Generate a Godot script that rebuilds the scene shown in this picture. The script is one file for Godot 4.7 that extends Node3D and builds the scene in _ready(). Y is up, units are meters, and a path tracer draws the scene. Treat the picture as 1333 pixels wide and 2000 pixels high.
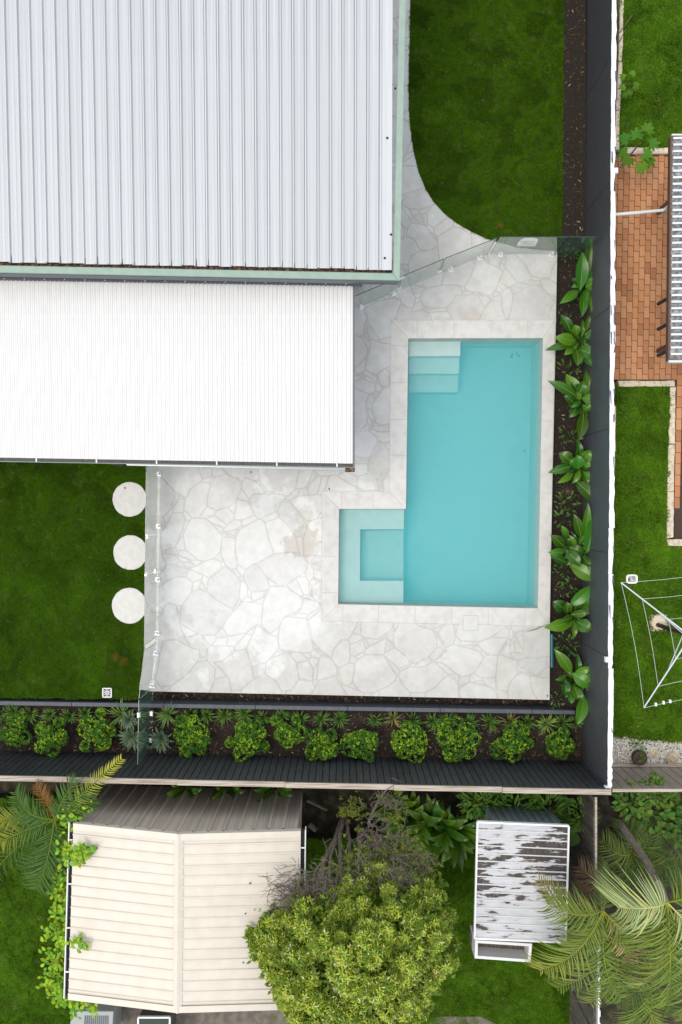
extends Node3D
# Aerial view of a backyard pool. Plan positions are read off a survey grid (see at()); every thing has its real height.
const EYE := 18.5        # metres of the drone above the patio
const FOCAL := 1720.0
var rng := RandomNumberGenerator.new()
var M := {}
var used := {}

class Shape:
	var v := PackedVector3Array()
	var n := PackedVector3Array()
	var c := PackedColorArray()
	var uv := PackedVector2Array()
	var tint := Color.WHITE
	func put(p: Vector3, q: Vector3) -> void:
		v.append(p)
		n.append(q)
		c.append(tint)
		uv.append(Vector2(p.x, p.z))
	func tri(a: Vector3, b: Vector3, d: Vector3) -> void:   # counter-clockwise seen from the front
		var q := (b - a).cross(d - a)
		if q.length_squared() < 1e-16:
			return
		q = q.normalized()
		put(a, q)
		put(d, q)
		put(b, q)
	func tris(a: Vector3, b: Vector3, d: Vector3, na: Vector3, nb: Vector3, nd: Vector3) -> void:
		put(a, na)
		put(d, nd)
		put(b, nb)
	func quad(a: Vector3, b: Vector3, d: Vector3, e: Vector3) -> void:
		tri(a, b, d)
		tri(a, d, e)
	func mesh() -> ArrayMesh:
		var a := []
		a.resize(Mesh.ARRAY_MAX)
		a[Mesh.ARRAY_VERTEX] = v
		a[Mesh.ARRAY_NORMAL] = n
		a[Mesh.ARRAY_COLOR] = c
		a[Mesh.ARRAY_TEX_UV] = uv
		var m := ArrayMesh.new()
		m.add_surface_from_arrays(Mesh.PRIMITIVE_TRIANGLES, a)
		return m

# ---------- places ----------
func at(gx: float, gy: float, h: float = 0.0) -> Vector3:
	var k := (EYE - h) / FOCAL
	return Vector3((gx - 666.5) * k, h, (gy - 1000.0) * k)

func flat(gx: float, gy: float, h: float = 0.0) -> Vector2:
	var p := at(gx, gy, h)
	return Vector2(p.x, p.z)

func plan(pts: Array, h: float = 0.0) -> PackedVector2Array:
	var o := PackedVector2Array()
	for p in pts:
		o.append(flat(p[0], p[1], h))
	return o

func rect(x0: float, z0: float, x1: float, z1: float) -> PackedVector2Array:
	return PackedVector2Array([Vector2(x0, z0), Vector2(x1, z0), Vector2(x1, z1), Vector2(x0, z1)])

func span(a: Vector2, b: Vector2, thick: float, shift: float = 0.0) -> PackedVector2Array:   # a bar in plan from a to b
	var s := (b - a).normalized().orthogonal()
	return PackedVector2Array([a + s * (shift - thick / 2), b + s * (shift - thick / 2), b + s * (shift + thick / 2), a + s * (shift + thick / 2)])

# ---------- shapes ----------
func inset(poly: PackedVector2Array, d: float) -> PackedVector2Array:   # poly is wound so that its area is negative in (x, z)
	var o := PackedVector2Array()
	var k := poly.size()
	for i in k:
		var e0 := (poly[i] - poly[(i + k - 1) % k]).normalized()
		var e1 := (poly[(i + 1) % k] - poly[i]).normalized()
		var n0 := Vector2(e0.y, -e0.x)
		var n1 := Vector2(e1.y, -e1.x)
		var m := n0 + n1
		if m.length() < 0.2:
			o.append(poly[i] + n0 * d)
			continue
		m = m.normalized()
		o.append(poly[i] + m * d / maxf(m.dot(n0), 0.75))
	return o

func area(poly: PackedVector2Array) -> float:
	var s := 0.0
	for i in poly.size():
		s += poly[i].cross(poly[(i + 1) % poly.size()])
	return s / 2

func cap(s: Shape, poly: PackedVector2Array, y: float, up: bool) -> void:
	var t := Geometry2D.triangulate_polygon(poly)
	if t.is_empty():
		for i in range(1, poly.size() - 1):
			t.append_array([0, i, i + 1])
	for i in range(0, t.size(), 3):
		var a := poly[t[i]]
		var b := poly[t[i + 1]]
		var d := poly[t[i + 2]]
		if ((b - a).cross(d - a) > 0) == up:
			var w := b
			b = d
			d = w
		s.tri(Vector3(a.x, y, a.y), Vector3(b.x, y, b.y), Vector3(d.x, y, d.y))

func prism(s: Shape, poly: PackedVector2Array, y0: float, y1: float, bevel: float = 0.0, under: bool = false) -> void:
	var p := poly.duplicate()
	if area(p) > 0:
		p.reverse()
	var rings := [[p, y0]]
	if bevel > 0:
		rings.append([p, y1 - bevel])
		rings.append([inset(p, bevel), y1])
	else:
		rings.append([p, y1])
	for r in rings.size() - 1:
		var lo: PackedVector2Array = rings[r][0]
		var hi: PackedVector2Array = rings[r + 1][0]
		var yl: float = rings[r][1]
		var yh: float = rings[r + 1][1]
		for i in lo.size():
			var j := (i + 1) % lo.size()
			s.quad(Vector3(lo[i].x, yl, lo[i].y), Vector3(lo[j].x, yl, lo[j].y), Vector3(hi[j].x, yh, hi[j].y), Vector3(hi[i].x, yh, hi[i].y))
	cap(s, rings[-1][0], y1, true)
	if under:
		cap(s, p, y0, false)

func box(s: Shape, a: Vector3, b: Vector3, bevel: float = 0.0) -> void:
	prism(s, rect(a.x, a.z, b.x, b.z), a.y, b.y, bevel, true)

func tube(s: Shape, pts: Array, rad: Array, sides: int = 8) -> void:
	var rings := []
	for i in pts.size():
		var p: Vector3 = pts[i]
		var d: Vector3 = (pts[mini(i + 1, pts.size() - 1)] - pts[maxi(i - 1, 0)]).normalized()
		var u := d.cross(Vector3(0.13, 0.2, 0.97)).normalized()
		if u.length() < 0.5:
			u = Vector3.RIGHT
		var w := d.cross(u)
		var ring := []
		for k in sides:
			var g := TAU * k / sides
			var q := u * cos(g) + w * sin(g)
			ring.append([p + q * float(rad[i]), q])
		rings.append(ring)
	for i in rings.size() - 1:
		for k in sides:
			var j := (k + 1) % sides
			var a = rings[i][k]
			var b = rings[i][j]
			var d = rings[i + 1][j]
			var e = rings[i + 1][k]
			s.tris(a[0], b[0], d[0], a[1], b[1], d[1])
			s.tris(a[0], d[0], e[0], a[1], d[1], e[1])
	for k in range(1, sides - 1):
		s.tri(rings[-1][0][0], rings[-1][k][0], rings[-1][k + 1][0])
		s.tri(rings[0][0][0], rings[0][k + 1][0], rings[0][k][0])

func curve(a: Vector3, b: Vector3, up: float, k: int) -> Array:
	var o := []
	for i in k + 1:
		var t := float(i) / k
		o.append(a.lerp(b, t) + Vector3.UP * up * 4.0 * t * (1 - t))
	return o

func leaf(s: Shape, path: Array, width: float, fold: float, wide_at: float = 0.45, stalk: float = 0.0, rib := Color(0, 0, 0, 0)) -> void:
	# a blade along a path: two halves that rise from the midrib by fold
	var k := path.size() - 1
	var rows := []
	for i in k + 1:
		var t := float(i) / k
		var d: Vector3 = (path[mini(i + 1, k)] - path[maxi(i - 1, 0)]).normalized()
		var side := d.cross(Vector3.UP)
		if side.length() < 0.05:
			side = Vector3.RIGHT
		side = side.normalized()
		var up := side.cross(d).normalized()
		var x := clampf((t - stalk) / (1.0 - stalk), 0.0, 1.0)
		var g := pow(x, log(0.5) / log(wide_at))
		var w := width * 0.5 * pow(maxf(sin(PI * g), 0.0), 0.95)
		w = maxf(w, 0.006 if x < 0.5 else 0.0004)
		rows.append([path[i], path[i] + side * w + up * w * fold, path[i] - side * w + up * w * fold, (up - side * fold).normalized(), (up + side * fold).normalized(), up])
	for i in k:
		var a = rows[i]
		var b = rows[i + 1]
		s.tris(a[0], b[1], b[0], a[5].lerp(a[3], 0.6), b[3], b[5].lerp(b[3], 0.6))
		s.tris(a[0], a[1], b[1], a[5].lerp(a[3], 0.6), a[3], b[3])
		s.tris(a[0], b[2], a[2], a[5].lerp(a[4], 0.6), b[4], a[4])
		s.tris(a[0], b[0], b[2], a[5].lerp(a[4], 0.6), b[5].lerp(b[4], 0.6), b[4])
	if rib.a > 0:
		var keep := s.tint
		s.tint = rib
		for i in k:
			var up0: Vector3 = rows[i][5] * 0.004
			var up1: Vector3 = rows[i + 1][5] * 0.004
			var sd: Vector3 = (rows[i][1] - rows[i][2]).normalized() * 0.009 * (1.0 - float(i) / k)
			var se: Vector3 = (rows[i][1] - rows[i][2]).normalized() * 0.009 * (1.0 - float(i + 1) / k)
			s.quad(rows[i][0] + up0 + sd, rows[i][0] + up0 - sd, rows[i + 1][0] + up1 - se, rows[i + 1][0] + up1 + se)
		s.tint = keep

func shade(base: Color, spread: float, warm: float = 0.0) -> Color:   # one leaf's own tone
	var f := 1.0 + rng.randf_range(-spread, spread)
	var w := rng.randf_range(-warm, warm)
	return Color(base.r * f * (1 + w * 1.5), base.g * f * (1 + w * 0.3), base.b * f * (1 - w))

# ---------- objects ----------
func numbered(called: String) -> String:
	used[called] = used.get(called, -1) + 1
	return called if used[called] == 0 else "%s_%03d" % [called, used[called]]

func tag(o: Node, label: String, category: String, group: String = "") -> void:
	o.set_meta("label", label)
	o.set_meta("category", category)
	if group:
		o.set_meta("group", group)

func thing(called: String, label: String, category: String, where := Vector3.ZERO, group: String = "") -> Node3D:
	var o := Node3D.new()
	o.name = numbered(called)
	o.position = where
	add_child(o)
	tag(o, label, category, group)
	return o

func setting(called: String, s: Shape, m: Material) -> MeshInstance3D:
	var o := MeshInstance3D.new()
	o.name = numbered(called)
	if s:
		o.mesh = s.mesh()
		o.material_override = null
		o.set_surface_override_material(0, m)
	add_child(o)
	o.set_meta("kind", "structure")
	return o

func place(called: String) -> Node3D:   # a piece of the setting with children
	var o := Node3D.new()
	o.name = numbered(called)
	add_child(o)
	o.set_meta("kind", "structure")
	return o

func single(called: String, s: Shape, m: Material, label: String, category: String, group: String = "") -> MeshInstance3D:
	var o := MeshInstance3D.new()
	o.name = numbered(called)
	o.mesh = s.mesh()
	o.set_surface_override_material(0, m)
	add_child(o)
	tag(o, label, category, group)
	return o

func part(parent: Node3D, called: String, s: Shape, m: Material, label: String = "") -> MeshInstance3D:
	var o := MeshInstance3D.new()
	o.name = called
	o.mesh = s.mesh()
	o.set_surface_override_material(0, m)
	parent.add_child(o, true)
	o.position = -parent.position if parent.get_parent() == self else Vector3.ZERO   # shapes are given in the yard's own axes
	if label:
		o.set_meta("label", label)
	return o

func piece(parent: Node3D, called: String, mesh: Mesh, m: Material, where: Vector3, turn: float = 0.0) -> MeshInstance3D:
	var o := MeshInstance3D.new()
	o.name = called
	o.mesh = mesh
	o.set_surface_override_material(0, m)
	parent.add_child(o, true)
	o.position = where - (parent.position if parent.get_parent() == self else Vector3.ZERO)
	o.rotation.y = turn
	return o

func scatter(called: String, mesh: Mesh, m: Material, where: Array, tones: Array, label: String, category: String, parent: Node = null) -> void:
	var mm := MultiMesh.new()
	mm.transform_format = MultiMesh.TRANSFORM_3D
	mm.use_colors = true
	mm.mesh = mesh
	mm.instance_count = where.size()
	for i in where.size():
		mm.set_instance_transform(i, where[i])
		mm.set_instance_color(i, tones[i])
	var o := MultiMeshInstance3D.new()
	o.name = called if parent else numbered(called)
	o.multimesh = mm
	o.material_override = m
	(parent if parent else self).add_child(o, true)
	o.set_meta("kind", "stuff")
	if label:
		o.set_meta("label", label)
	if category:
		o.set_meta("category", category)

# ---------- materials ----------
func noise_image(seed_: int, freq: float, oct: int, size: int, kind: int = FastNoiseLite.TYPE_SIMPLEX_SMOOTH, stretch := 1) -> Image:
	var f := FastNoiseLite.new()
	f.seed = seed_
	f.noise_type = kind
	f.frequency = freq
	f.fractal_octaves = oct
	f.fractal_gain = 0.55
	var im := f.get_seamless_image(size, size / stretch, false, false, 0.12)
	if stretch > 1:
		im.resize(size, size, Image.INTERPOLATE_CUBIC)
	im.convert(Image.FORMAT_L8)
	return im

func ramped(im: Image, ramp: Array) -> ImageTexture:   # ramp: [value, linear colour] in rising order
	var gain := 1.0
	for k in ramp:
		gain = maxf(gain, maxf(k[1].r, maxf(k[1].g, k[1].b)))
	var d := im.get_data()
	var lut := PackedByteArray()
	for i in 256:
		var x := i / 255.0
		var col: Color = ramp[0][1]
		for k in ramp.size() - 1:
			if x >= ramp[k][0]:
				col = ramp[k][1].lerp(ramp[k + 1][1], clampf((x - ramp[k][0]) / (ramp[k + 1][0] - ramp[k][0]), 0, 1))
		col = (col / gain).linear_to_srgb()
		lut.append_array([roundi(col.r * 255), roundi(col.g * 255), roundi(col.b * 255)])
	var o := PackedByteArray()
	o.resize(d.size() * 3)
	var w := 0
	for b in d:
		var q := b * 3
		o[w] = lut[q]
		o[w + 1] = lut[q + 1]
		o[w + 2] = lut[q + 2]
		w += 3
	var tex := ImageTexture.create_from_image(Image.create_from_data(im.get_width(), im.get_height(), false, Image.FORMAT_RGB8, o))
	tex.set_meta("gain", gain)
	return tex

func mat(called: String, col: Color, rough: float, tex: Texture2D = null, scale := 1.0, extra := {}) -> StandardMaterial3D:
	var m := StandardMaterial3D.new()
	m.resource_name = called
	m.albedo_color = col.linear_to_srgb()
	m.roughness = rough
	m.vertex_color_use_as_albedo = true
	m.cull_mode = BaseMaterial3D.CULL_DISABLED
	if tex:
		m.albedo_texture = tex
		m.albedo_color = (col * float(tex.get_meta("gain", 1.0))).clamp().linear_to_srgb()
		m.uv1_triplanar = true
		m.uv1_world_triplanar = true
		m.uv1_scale = Vector3.ONE * scale
	for k in extra:
		m.set(k, extra[k])
	M[called] = m
	return m

func relief(m: StandardMaterial3D, im: Image, amount: float) -> void:
	var b: Image = im.duplicate()
	b.convert(Image.FORMAT_RGBA8)
	b.bump_map_to_normal_map(amount)
	m.normal_enabled = true
	m.normal_texture = ImageTexture.create_from_image(b)

func g(x: float) -> Color:
	return Color(x, x, x)

func _ready() -> void:
	rng.seed = 7
	# ---- camera, sky, sun, exposure ----
	var cam := Camera3D.new()
	cam.name = "camera"
	cam.position = Vector3(0, EYE, 0)
	cam.rotation_degrees = Vector3(-90, 0, 0)
	cam.fov = rad_to_deg(2.0 * atan(1000.0 / FOCAL))
	cam.near = 0.1
	cam.far = 300.0
	add_child(cam)
	cam.current = true
	var env := Environment.new()
	env.background_mode = Environment.BG_SKY
	var sm := ProceduralSkyMaterial.new()
	sm.sky_top_color = Color(0.93, 0.95, 0.98)
	sm.sky_horizon_color = Color(0.80, 0.83, 0.86)
	sm.sky_curve = 0.12
	sm.ground_bottom_color = Color(0.30, 0.31, 0.29)
	sm.ground_horizon_color = Color(0.55, 0.57, 0.58)
	sm.sun_angle_max = 1.0
	var sky := Sky.new()
	sky.sky_material = sm
	env.sky = sky
	env.tonemap_mode = Environment.TONE_MAPPER_LINEAR
	env.tonemap_exposure = 1.42
	env.sdfgi_enabled = true
	env.ssao_enabled = true
	env.ssil_enabled = true
	var we := WorldEnvironment.new()
	we.name = "world"
	we.environment = env
	add_child(we)
	var sun := DirectionalLight3D.new()
	sun.name = "sun"
	sun.light_color = Color(1.0, 0.97, 0.92)
	sun.light_energy = 0.42
	sun.light_angular_distance = 24.0
	sun.shadow_enabled = true
	add_child(sun)
	sun.look_at_from_position(Vector3(-4.5, 13, 1.0), Vector3.ZERO, Vector3.UP)
	make_materials()
	build_ground()
	build_patio()
	build_pool()
	build_house()
	build_pergola()
	build_glass()
	build_fences()
	build_east_yard()
	build_south_yard()
	build_beds()
	build_trees()
	build_lawns()

func make_materials() -> void:
	var mott := noise_image(11, 0.012, 5, 512)
	var fine := noise_image(12, 0.06, 4, 512)
	var grainy := noise_image(13, 0.16, 2, 512)
	var streak := noise_image(14, 0.03, 4, 512, FastNoiseLite.TYPE_SIMPLEX_SMOOTH, 8)
	var streak_x: Image = streak.duplicate()
	streak_x.rotate_90(CLOCKWISE)
	var blot := noise_image(15, 0.02, 5, 512)
	# stone of the crazy paving: dry pale areas and damp, darker ones, laid out over the patio
	M["stains"] = stain_texture()
	var st := mat("limestone", g(1.0), 0.62)
	st.albedo_texture = M["stains"]
	st.uv1_scale = Vector3(1 / 10.0, 1 / 16.0, 1)
	st.uv1_offset = Vector3(0.5, 0.7, 0)
	st.detail_enabled = false
	var mo := mat("mortar", Color(0.885, 0.87, 0.845), 0.9)
	mo.albedo_texture = M["stains"]
	mo.uv1_scale = st.uv1_scale
	mo.uv1_offset = st.uv1_offset
	mat("coping", Color(0.585, 0.575, 0.555), 0.6, ramped(mott, [[0.22, g(0.90)], [0.4, g(0.97)], [0.8, g(1.04)]]), 0.55)
	mat("concrete", Color(0.15, 0.13, 0.105), 0.85, ramped(mott, [[0.25, g(0.7)], [0.75, g(1.15)]]), 0.6)
	mat("pale_disc", Color(0.64, 0.63, 0.605), 0.8, ramped(mott, [[0.25, g(0.94)], [0.75, g(1.03)]]), 0.9)
	var so := mat("soil", g(1.0), 0.95, ramped(fine, [[0.25, Color(0.016, 0.012, 0.009)], [0.55, Color(0.035, 0.025, 0.018)], [0.8, Color(0.075, 0.052, 0.036)]]), 1.1)
	relief(so, grainy, 14.0)
	mat("earth", g(1.0), 0.95, ramped(mott, [[0.25, Color(0.018, 0.016, 0.009)], [0.6, Color(0.045, 0.036, 0.02)], [0.8, Color(0.08, 0.062, 0.036)]]), 0.5)
	mat("turf", g(1.0), 0.95, ramped(fine, [[0.2, Color(0.010, 0.022, 0.004)], [0.8, Color(0.03, 0.05, 0.010)]]), 0.8)
	mat("grass", g(1.0), 0.7, null, 1.0, {"metallic_specular": 0.15, "backlight_enabled": true, "backlight": Color(0.35, 0.35, 0.35)})
	mat("leaf", g(1.0), 0.5, null, 1.0, {"metallic_specular": 0.25, "backlight_enabled": true, "backlight": Color(0.4, 0.4, 0.4)})
	mat("glossy_leaf", g(1.0), 0.30, null, 1.0, {"metallic_specular": 0.45, "backlight_enabled": true, "backlight": Color(0.35, 0.35, 0.35)})
	var bk := mat("bark", Color(0.20, 0.165, 0.13), 0.9, ramped(streak, [[0.2, g(0.55)], [0.8, g(1.25)]]), 2.0)
	relief(bk, fine, 8.0)
	mat("chips", g(1.0), 0.9)
	mat("pool_plaster", Color(0.55, 0.60, 0.57), 0.6, ramped(mott, [[0.2, g(0.95)], [0.8, g(1.03)]]), 0.5)
	mat("water", Color(0.25, 0.62, 0.64, 0.10), 0.03, null, 1.0, {"transparency": BaseMaterial3D.TRANSPARENCY_ALPHA, "metallic_specular": 0.35})
	mat("cloudy_water", Color(0.012, 0.61, 0.67), 1.0, null, 1.0, {"transparency": BaseMaterial3D.TRANSPARENCY_ALPHA, "metallic_specular": 0.0, "vertex_color_use_as_albedo": false})
	M.cloudy_water.albedo_color.a = 0.125
	M.water.albedo_color.a = 0.06
	M.water.vertex_color_use_as_albedo = false
	mat("glass", Color(0.085, 0.23, 0.16), 0.03, null, 1.0, {"transparency": BaseMaterial3D.TRANSPARENCY_ALPHA})
	M.glass.albedo_color.a = 0.19
	M.glass.vertex_color_use_as_albedo = false
	mat("glass_edge", Color(0.035, 0.06, 0.055), 0.15)
	mat("steel", Color(0.78, 0.79, 0.80), 0.28, null, 1.0, {"metallic": 0.35})
	mat("roof_white", Color(0.485, 0.505, 0.53), 0.42, ramped(streak, [[0.2, g(0.93)], [0.75, g(1.03)]]), 0.5)
	M.roof_white.uv1_scale = Vector3(1.6, 1.6, 0.12)
	mat("mint", Color(0.245, 0.34, 0.285), 0.45, ramped(mott, [[0.2, g(0.93)], [0.8, g(1.04)]]), 0.8)
	mat("rusty_trough", g(1.0), 0.9, ramped(blot, [[0.3, Color(0.03, 0.02, 0.02)], [0.55, Color(0.10, 0.05, 0.03)], [0.7, Color(0.24, 0.12, 0.06)]]), 1.2)
	mat("charcoal", Color(0.105, 0.112, 0.13), 0.5, ramped(mott, [[0.2, g(0.93)], [0.8, g(1.05)]]), 0.7)
	mat("screw", Color(0.7, 0.7, 0.66), 0.4)
	mat("corrugated", Color(0.71, 0.71, 0.71), 0.5, ramped(streak, [[0.2, g(0.95)], [0.8, g(1.02)]]), 0.7)
	mat("litter", g(1.0), 0.9, ramped(grainy, [[0.35, Color(0.035, 0.030, 0.035)], [0.62, Color(0.07, 0.06, 0.062)], [0.72, Color(0.40, 0.37, 0.36)]]), 1.4)
	mat("gutter_lip", Color(0.33, 0.35, 0.37), 0.3, ramped(fine, [[0.2, g(0.9)], [0.8, g(1.04)]]), 0.8, {"metallic": 0.3})
	mat("wall_panel", Color(0.066, 0.070, 0.080), 0.55, ramped(mott, [[0.2, g(0.92)], [0.8, g(1.07)]]), 0.35)
	mat("foam_cap", Color(0.80, 0.80, 0.84), 0.6, ramped(fine, [[0.2, g(0.94)], [0.8, g(1.03)]]), 1.2)
	mat("torn_film", Color(0.10, 0.10, 0.17), 0.6)
	mat("dark_board", Color(0.038, 0.042, 0.047), 0.6, ramped(streak, [[0.2, g(0.75)], [0.8, g(1.2)]]), 1.1)
	var wd := mat("pale_timber", g(1.0), 0.75, ramped(streak_x, [[0.2, Color(0.27, 0.21, 0.16)], [0.4, Color(0.40, 0.34, 0.28)], [0.8, Color(0.50, 0.45, 0.39)]]), 0.9)
	wd.uv1_scale = Vector3(0.5, 2.0, 2.2)
	mat("beige_board", Color(0.33, 0.275, 0.23), 0.7, ramped(streak, [[0.2, g(0.85)], [0.8, g(1.1)]]), 1.0)
	mat("sleeper", Color(0.085, 0.095, 0.115), 0.6, ramped(mott, [[0.2, g(0.85)], [0.8, g(1.1)]]), 0.8)
	for i in 5:
		var c: Color = [Color(0.50, 0.225, 0.10), Color(0.44, 0.19, 0.085), Color(0.53, 0.26, 0.125), Color(0.37, 0.16, 0.07), Color(0.47, 0.23, 0.12)][i]
		mat("brick_%d" % i, c, 0.85, ramped(fine, [[0.2, g(0.82)], [0.8, g(1.12)]]), 1.3)
	mat("brick_joint", Color(0.055, 0.035, 0.025), 0.95)
	var cr := mat("cream", Color(0.70, 0.60, 0.46), 0.85, ramped(mott, [[0.22, g(0.70)], [0.42, g(0.95)], [0.8, g(1.08)]]), 1.3)
	relief(cr, fine, 6.0)
	mat("shed_beige", Color(0.63, 0.575, 0.50), 0.5, ramped(mott, [[0.2, g(0.95)], [0.8, g(1.03)]]), 0.4)
	mat("shed_wall", Color(0.58, 0.51, 0.43), 0.6, ramped(streak, [[0.2, g(0.80)], [0.45, g(0.95)], [0.8, g(1.04)]]), 0.45)
	M.shed_wall.uv1_scale = Vector3(0.7, 0.10, 0.7)
	mat("peeling_roof", g(1.0), 0.6)
	M.peeling_roof.albedo_texture = peel_texture()
	var pr0 := at(920, 1598, 1.85)
	var pr1 := at(1118, 1848, 1.85)
	M.peeling_roof.uv1_scale = Vector3(1.0 / (pr1.x - pr0.x), 1.0 / (pr1.z - pr0.z), 1)
	M.peeling_roof.uv1_offset = Vector3(-pr0.x / (pr1.x - pr0.x), -pr0.z / (pr1.z - pr0.z), 0)
	mat("weathered_roof", g(1.0), 0.6, ramped(noise_image(22, 0.02, 4, 512), [[0.3, Color(0.10, 0.10, 0.105)], [0.5, Color(0.20, 0.20, 0.215)], [0.7, Color(0.34, 0.34, 0.36)]]), 0.9)
	mat("grey_wall", Color(0.22, 0.26, 0.28), 0.5, ramped(mott, [[0.2, g(0.85)], [0.8, g(1.08)]]), 0.7)
	mat("white_paint", Color(0.78, 0.78, 0.78), 0.45)
	mat("brown_gutter", Color(0.10, 0.055, 0.04), 0.5)
	mat("pipe_grey", Color(0.62, 0.62, 0.60), 0.4)
	mat("iron_brown", Color(0.05, 0.028, 0.022), 0.6)
	mat("galvanised", Color(0.62, 0.65, 0.68), 0.35, null, 1.0, {"metallic": 0.45})
	mat("cord", Color(0.72, 0.75, 0.76), 0.6)
	mat("teal_pipe", Color(0.02, 0.13, 0.17), 0.4)
	mat("rock", Color(0.52, 0.42, 0.31), 0.9, ramped(mott, [[0.2, g(0.55)], [0.8, g(1.15)]]), 1.5)
	mat("pebble", g(1.0), 0.8)
	mat("dark_pot", Color(0.045, 0.035, 0.028), 0.8)
	mat("unit_grey", Color(0.34, 0.36, 0.36), 0.5)
	mat("dark_glass", Color(0.03, 0.05, 0.035), 0.1)
	mat("dark_gap", Color(0.02, 0.02, 0.022), 0.9)
	mat("rail_wood", Color(0.12, 0.105, 0.085), 0.9, ramped(streak, [[0.2, g(0.6)], [0.8, g(1.3)]]), 1.0)

func stain_texture() -> ImageTexture:
	# the patio from x -5..5 m (across) and z -11.2..4.8 m (down): albedo of the stone where it is dry, damp or stained
	var w := 640
	var h := 1024
	var f := FastNoiseLite.new()
	f.seed = 31
	f.frequency = 0.012
	f.fractal_octaves = 4
	var f2 := FastNoiseLite.new()
	f2.seed = 32
	f2.frequency = 0.05
	f2.fractal_octaves = 4
	var blobs := []   # where the stone is dry and pale: grid x, y, radius (m), how much
	for b in [[480, 1120, 2.15, 1.0], [560, 1210, 1.0, 0.8], [400, 990, 1.0, 0.75], [880, 1205, 1.2, 0.5], [715, 860, 0.35, 0.8], [690, 970, 0.45, 0.6], [645, 1100, 0.55, 0.9], [770, 640, 0.5, 0.35], [1000, 640, 0.7, 0.35]]:
		var p := flat(b[0], b[1])
		blobs.append([p.x, p.y, b[2], b[3]])
	var spots := []   # brownish stains
	for b in [[590, 1065, 0.36, 0.75], [655, 985, 0.25, 0.8], [865, 640, 0.3, 0.6], [925, 640, 0.35, 0.5], [690, 1200, 0.15, 0.6], [770, 915, 0.3, 0.4], [820, 1260, 0.5, 0.35], [590, 1010, 0.2, 0.5]]:
		var p := flat(b[0], b[1])
		spots.append([p.x, p.y, b[2], b[3]])
	var dry := Color(0.665, 0.665, 0.66)
	var damp := Color(0.50, 0.495, 0.475)
	var brown := Color(0.47, 0.435, 0.385)
	var d := PackedByteArray()
	d.resize(w * h * 3)
	var k := 0
	for j in h:
		var z := (float(j) / h - 0.7) * 16.0
		for i in w:
			var x := (float(i) / w - 0.5) * 10.0
			var a := f.get_noise_2d(i * 1.6, j * 1.6)
			var b := f2.get_noise_2d(i * 1.6, j * 1.6)
			var t := 0.22 + a * 0.45
			for q in blobs:
				var r: float = Vector2(x - q[0], z - q[1]).length() / q[2] + a * 0.55 + b * 0.25
				t = maxf(t, q[3] * clampf((1.0 - r) * 3.5, 0.0, 1.0))
			var col := damp.lerp(dry, clampf(t, 0, 1))
			for q in spots:
				var r: float = Vector2(x - q[0], z - q[1]).length() / q[2] + a * 0.7 + b * 0.45
				col = col.lerp(brown, q[3] * 0.8 * clampf((1.0 - r) * 5.0, 0.0, 1.0))
			var e := f2.get_noise_2d(i * 0.8 + 700.0, j * 0.8)
			col = col * (1.0 + b * 0.07 + (0.03 if e > 0.2 else 0.0) - (0.03 if e < -0.25 else 0.0))
			col = col.linear_to_srgb()
			d[k] = clampi(int(col.r * 255), 0, 255)
			d[k + 1] = clampi(int(col.g * 255), 0, 255)
			d[k + 2] = clampi(int(col.b * 255), 0, 255)
			k += 3
	return ImageTexture.create_from_image(Image.create_from_data(w, h, false, Image.FORMAT_RGB8, d))

func peel_texture() -> ImageTexture:   # white paint flaking off a rusty roof, worst along its upper rows and side edges
	var n := 512
	var f := FastNoiseLite.new()
	f.seed = 41
	f.frequency = 0.012
	f.fractal_octaves = 5
	f.fractal_gain = 0.6
	var im := Image.create(n, n, false, Image.FORMAT_RGB8)
	var row_bias := []
	for k in 16:
		row_bias.append([0.0, -0.05, 0.12, 0.30, 0.36, 0.10, 0.14, 0.16, 0.10, 0.06, -0.08, -0.12, -0.15, -0.05, -0.02, 0.0][k])
	for y in n:
		var v := float(y) / n
		var r: float = row_bias[clampi(int(v * 15.6), 0, 15)]
		for x in n:
			var u := float(x) / n
			var a := f.get_noise_2d(x * 0.55, y * 3.2)
			var edge := maxf(exp(-u * 9.0) * (1.0 if v > 0.3 and v < 0.62 else 0.25), exp(-(1.0 - u) * 8.0) * (1.0 if v < 0.66 else 0.1))
			var mid := r * (0.4 + 0.9 * clampf(1.0 - absf(u - 0.68) * 2.2, 0, 1))
			var t := a * 0.75 + mid + edge * 0.75 - 0.16
			var c := Color(0.56, 0.57, 0.60).lerp(Color(0.42, 0.43, 0.47), clampf(a + 0.4, 0, 1))
			if t > 0.10:
				c = Color(0.035, 0.027, 0.026).lerp(Color(0.085, 0.068, 0.062), clampf(f.get_noise_2d(x * 3.0, y * 3.0 + 900) + 0.5, 0, 1))
			elif t > 0.04:
				c = Color(0.27, 0.25, 0.26)
			im.set_pixel(x, y, c.linear_to_srgb())
	return ImageTexture.create_from_image(im)

# ---------- ground, patio, pool ----------
const LAWN_EDGE := [[803, -80], [801, 60], [799, 140], [799, 215], [802, 250], [808, 295], [818, 335], [832, 370], [848, 395], [868, 417], [892, 436], [920, 452], [952, 467], [967, 471], [1009, 483], [1050, 488], [1089, 490.5]]
const POOL := [[798, 661], [1061, 660], [1051, 1188], [661, 1180], [663, 994], [793.5, 994]]
const COPING := [[764, 625], [1086, 625], [1074.5, 1224], [628, 1213], [629, 960], [760, 960]]

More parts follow.
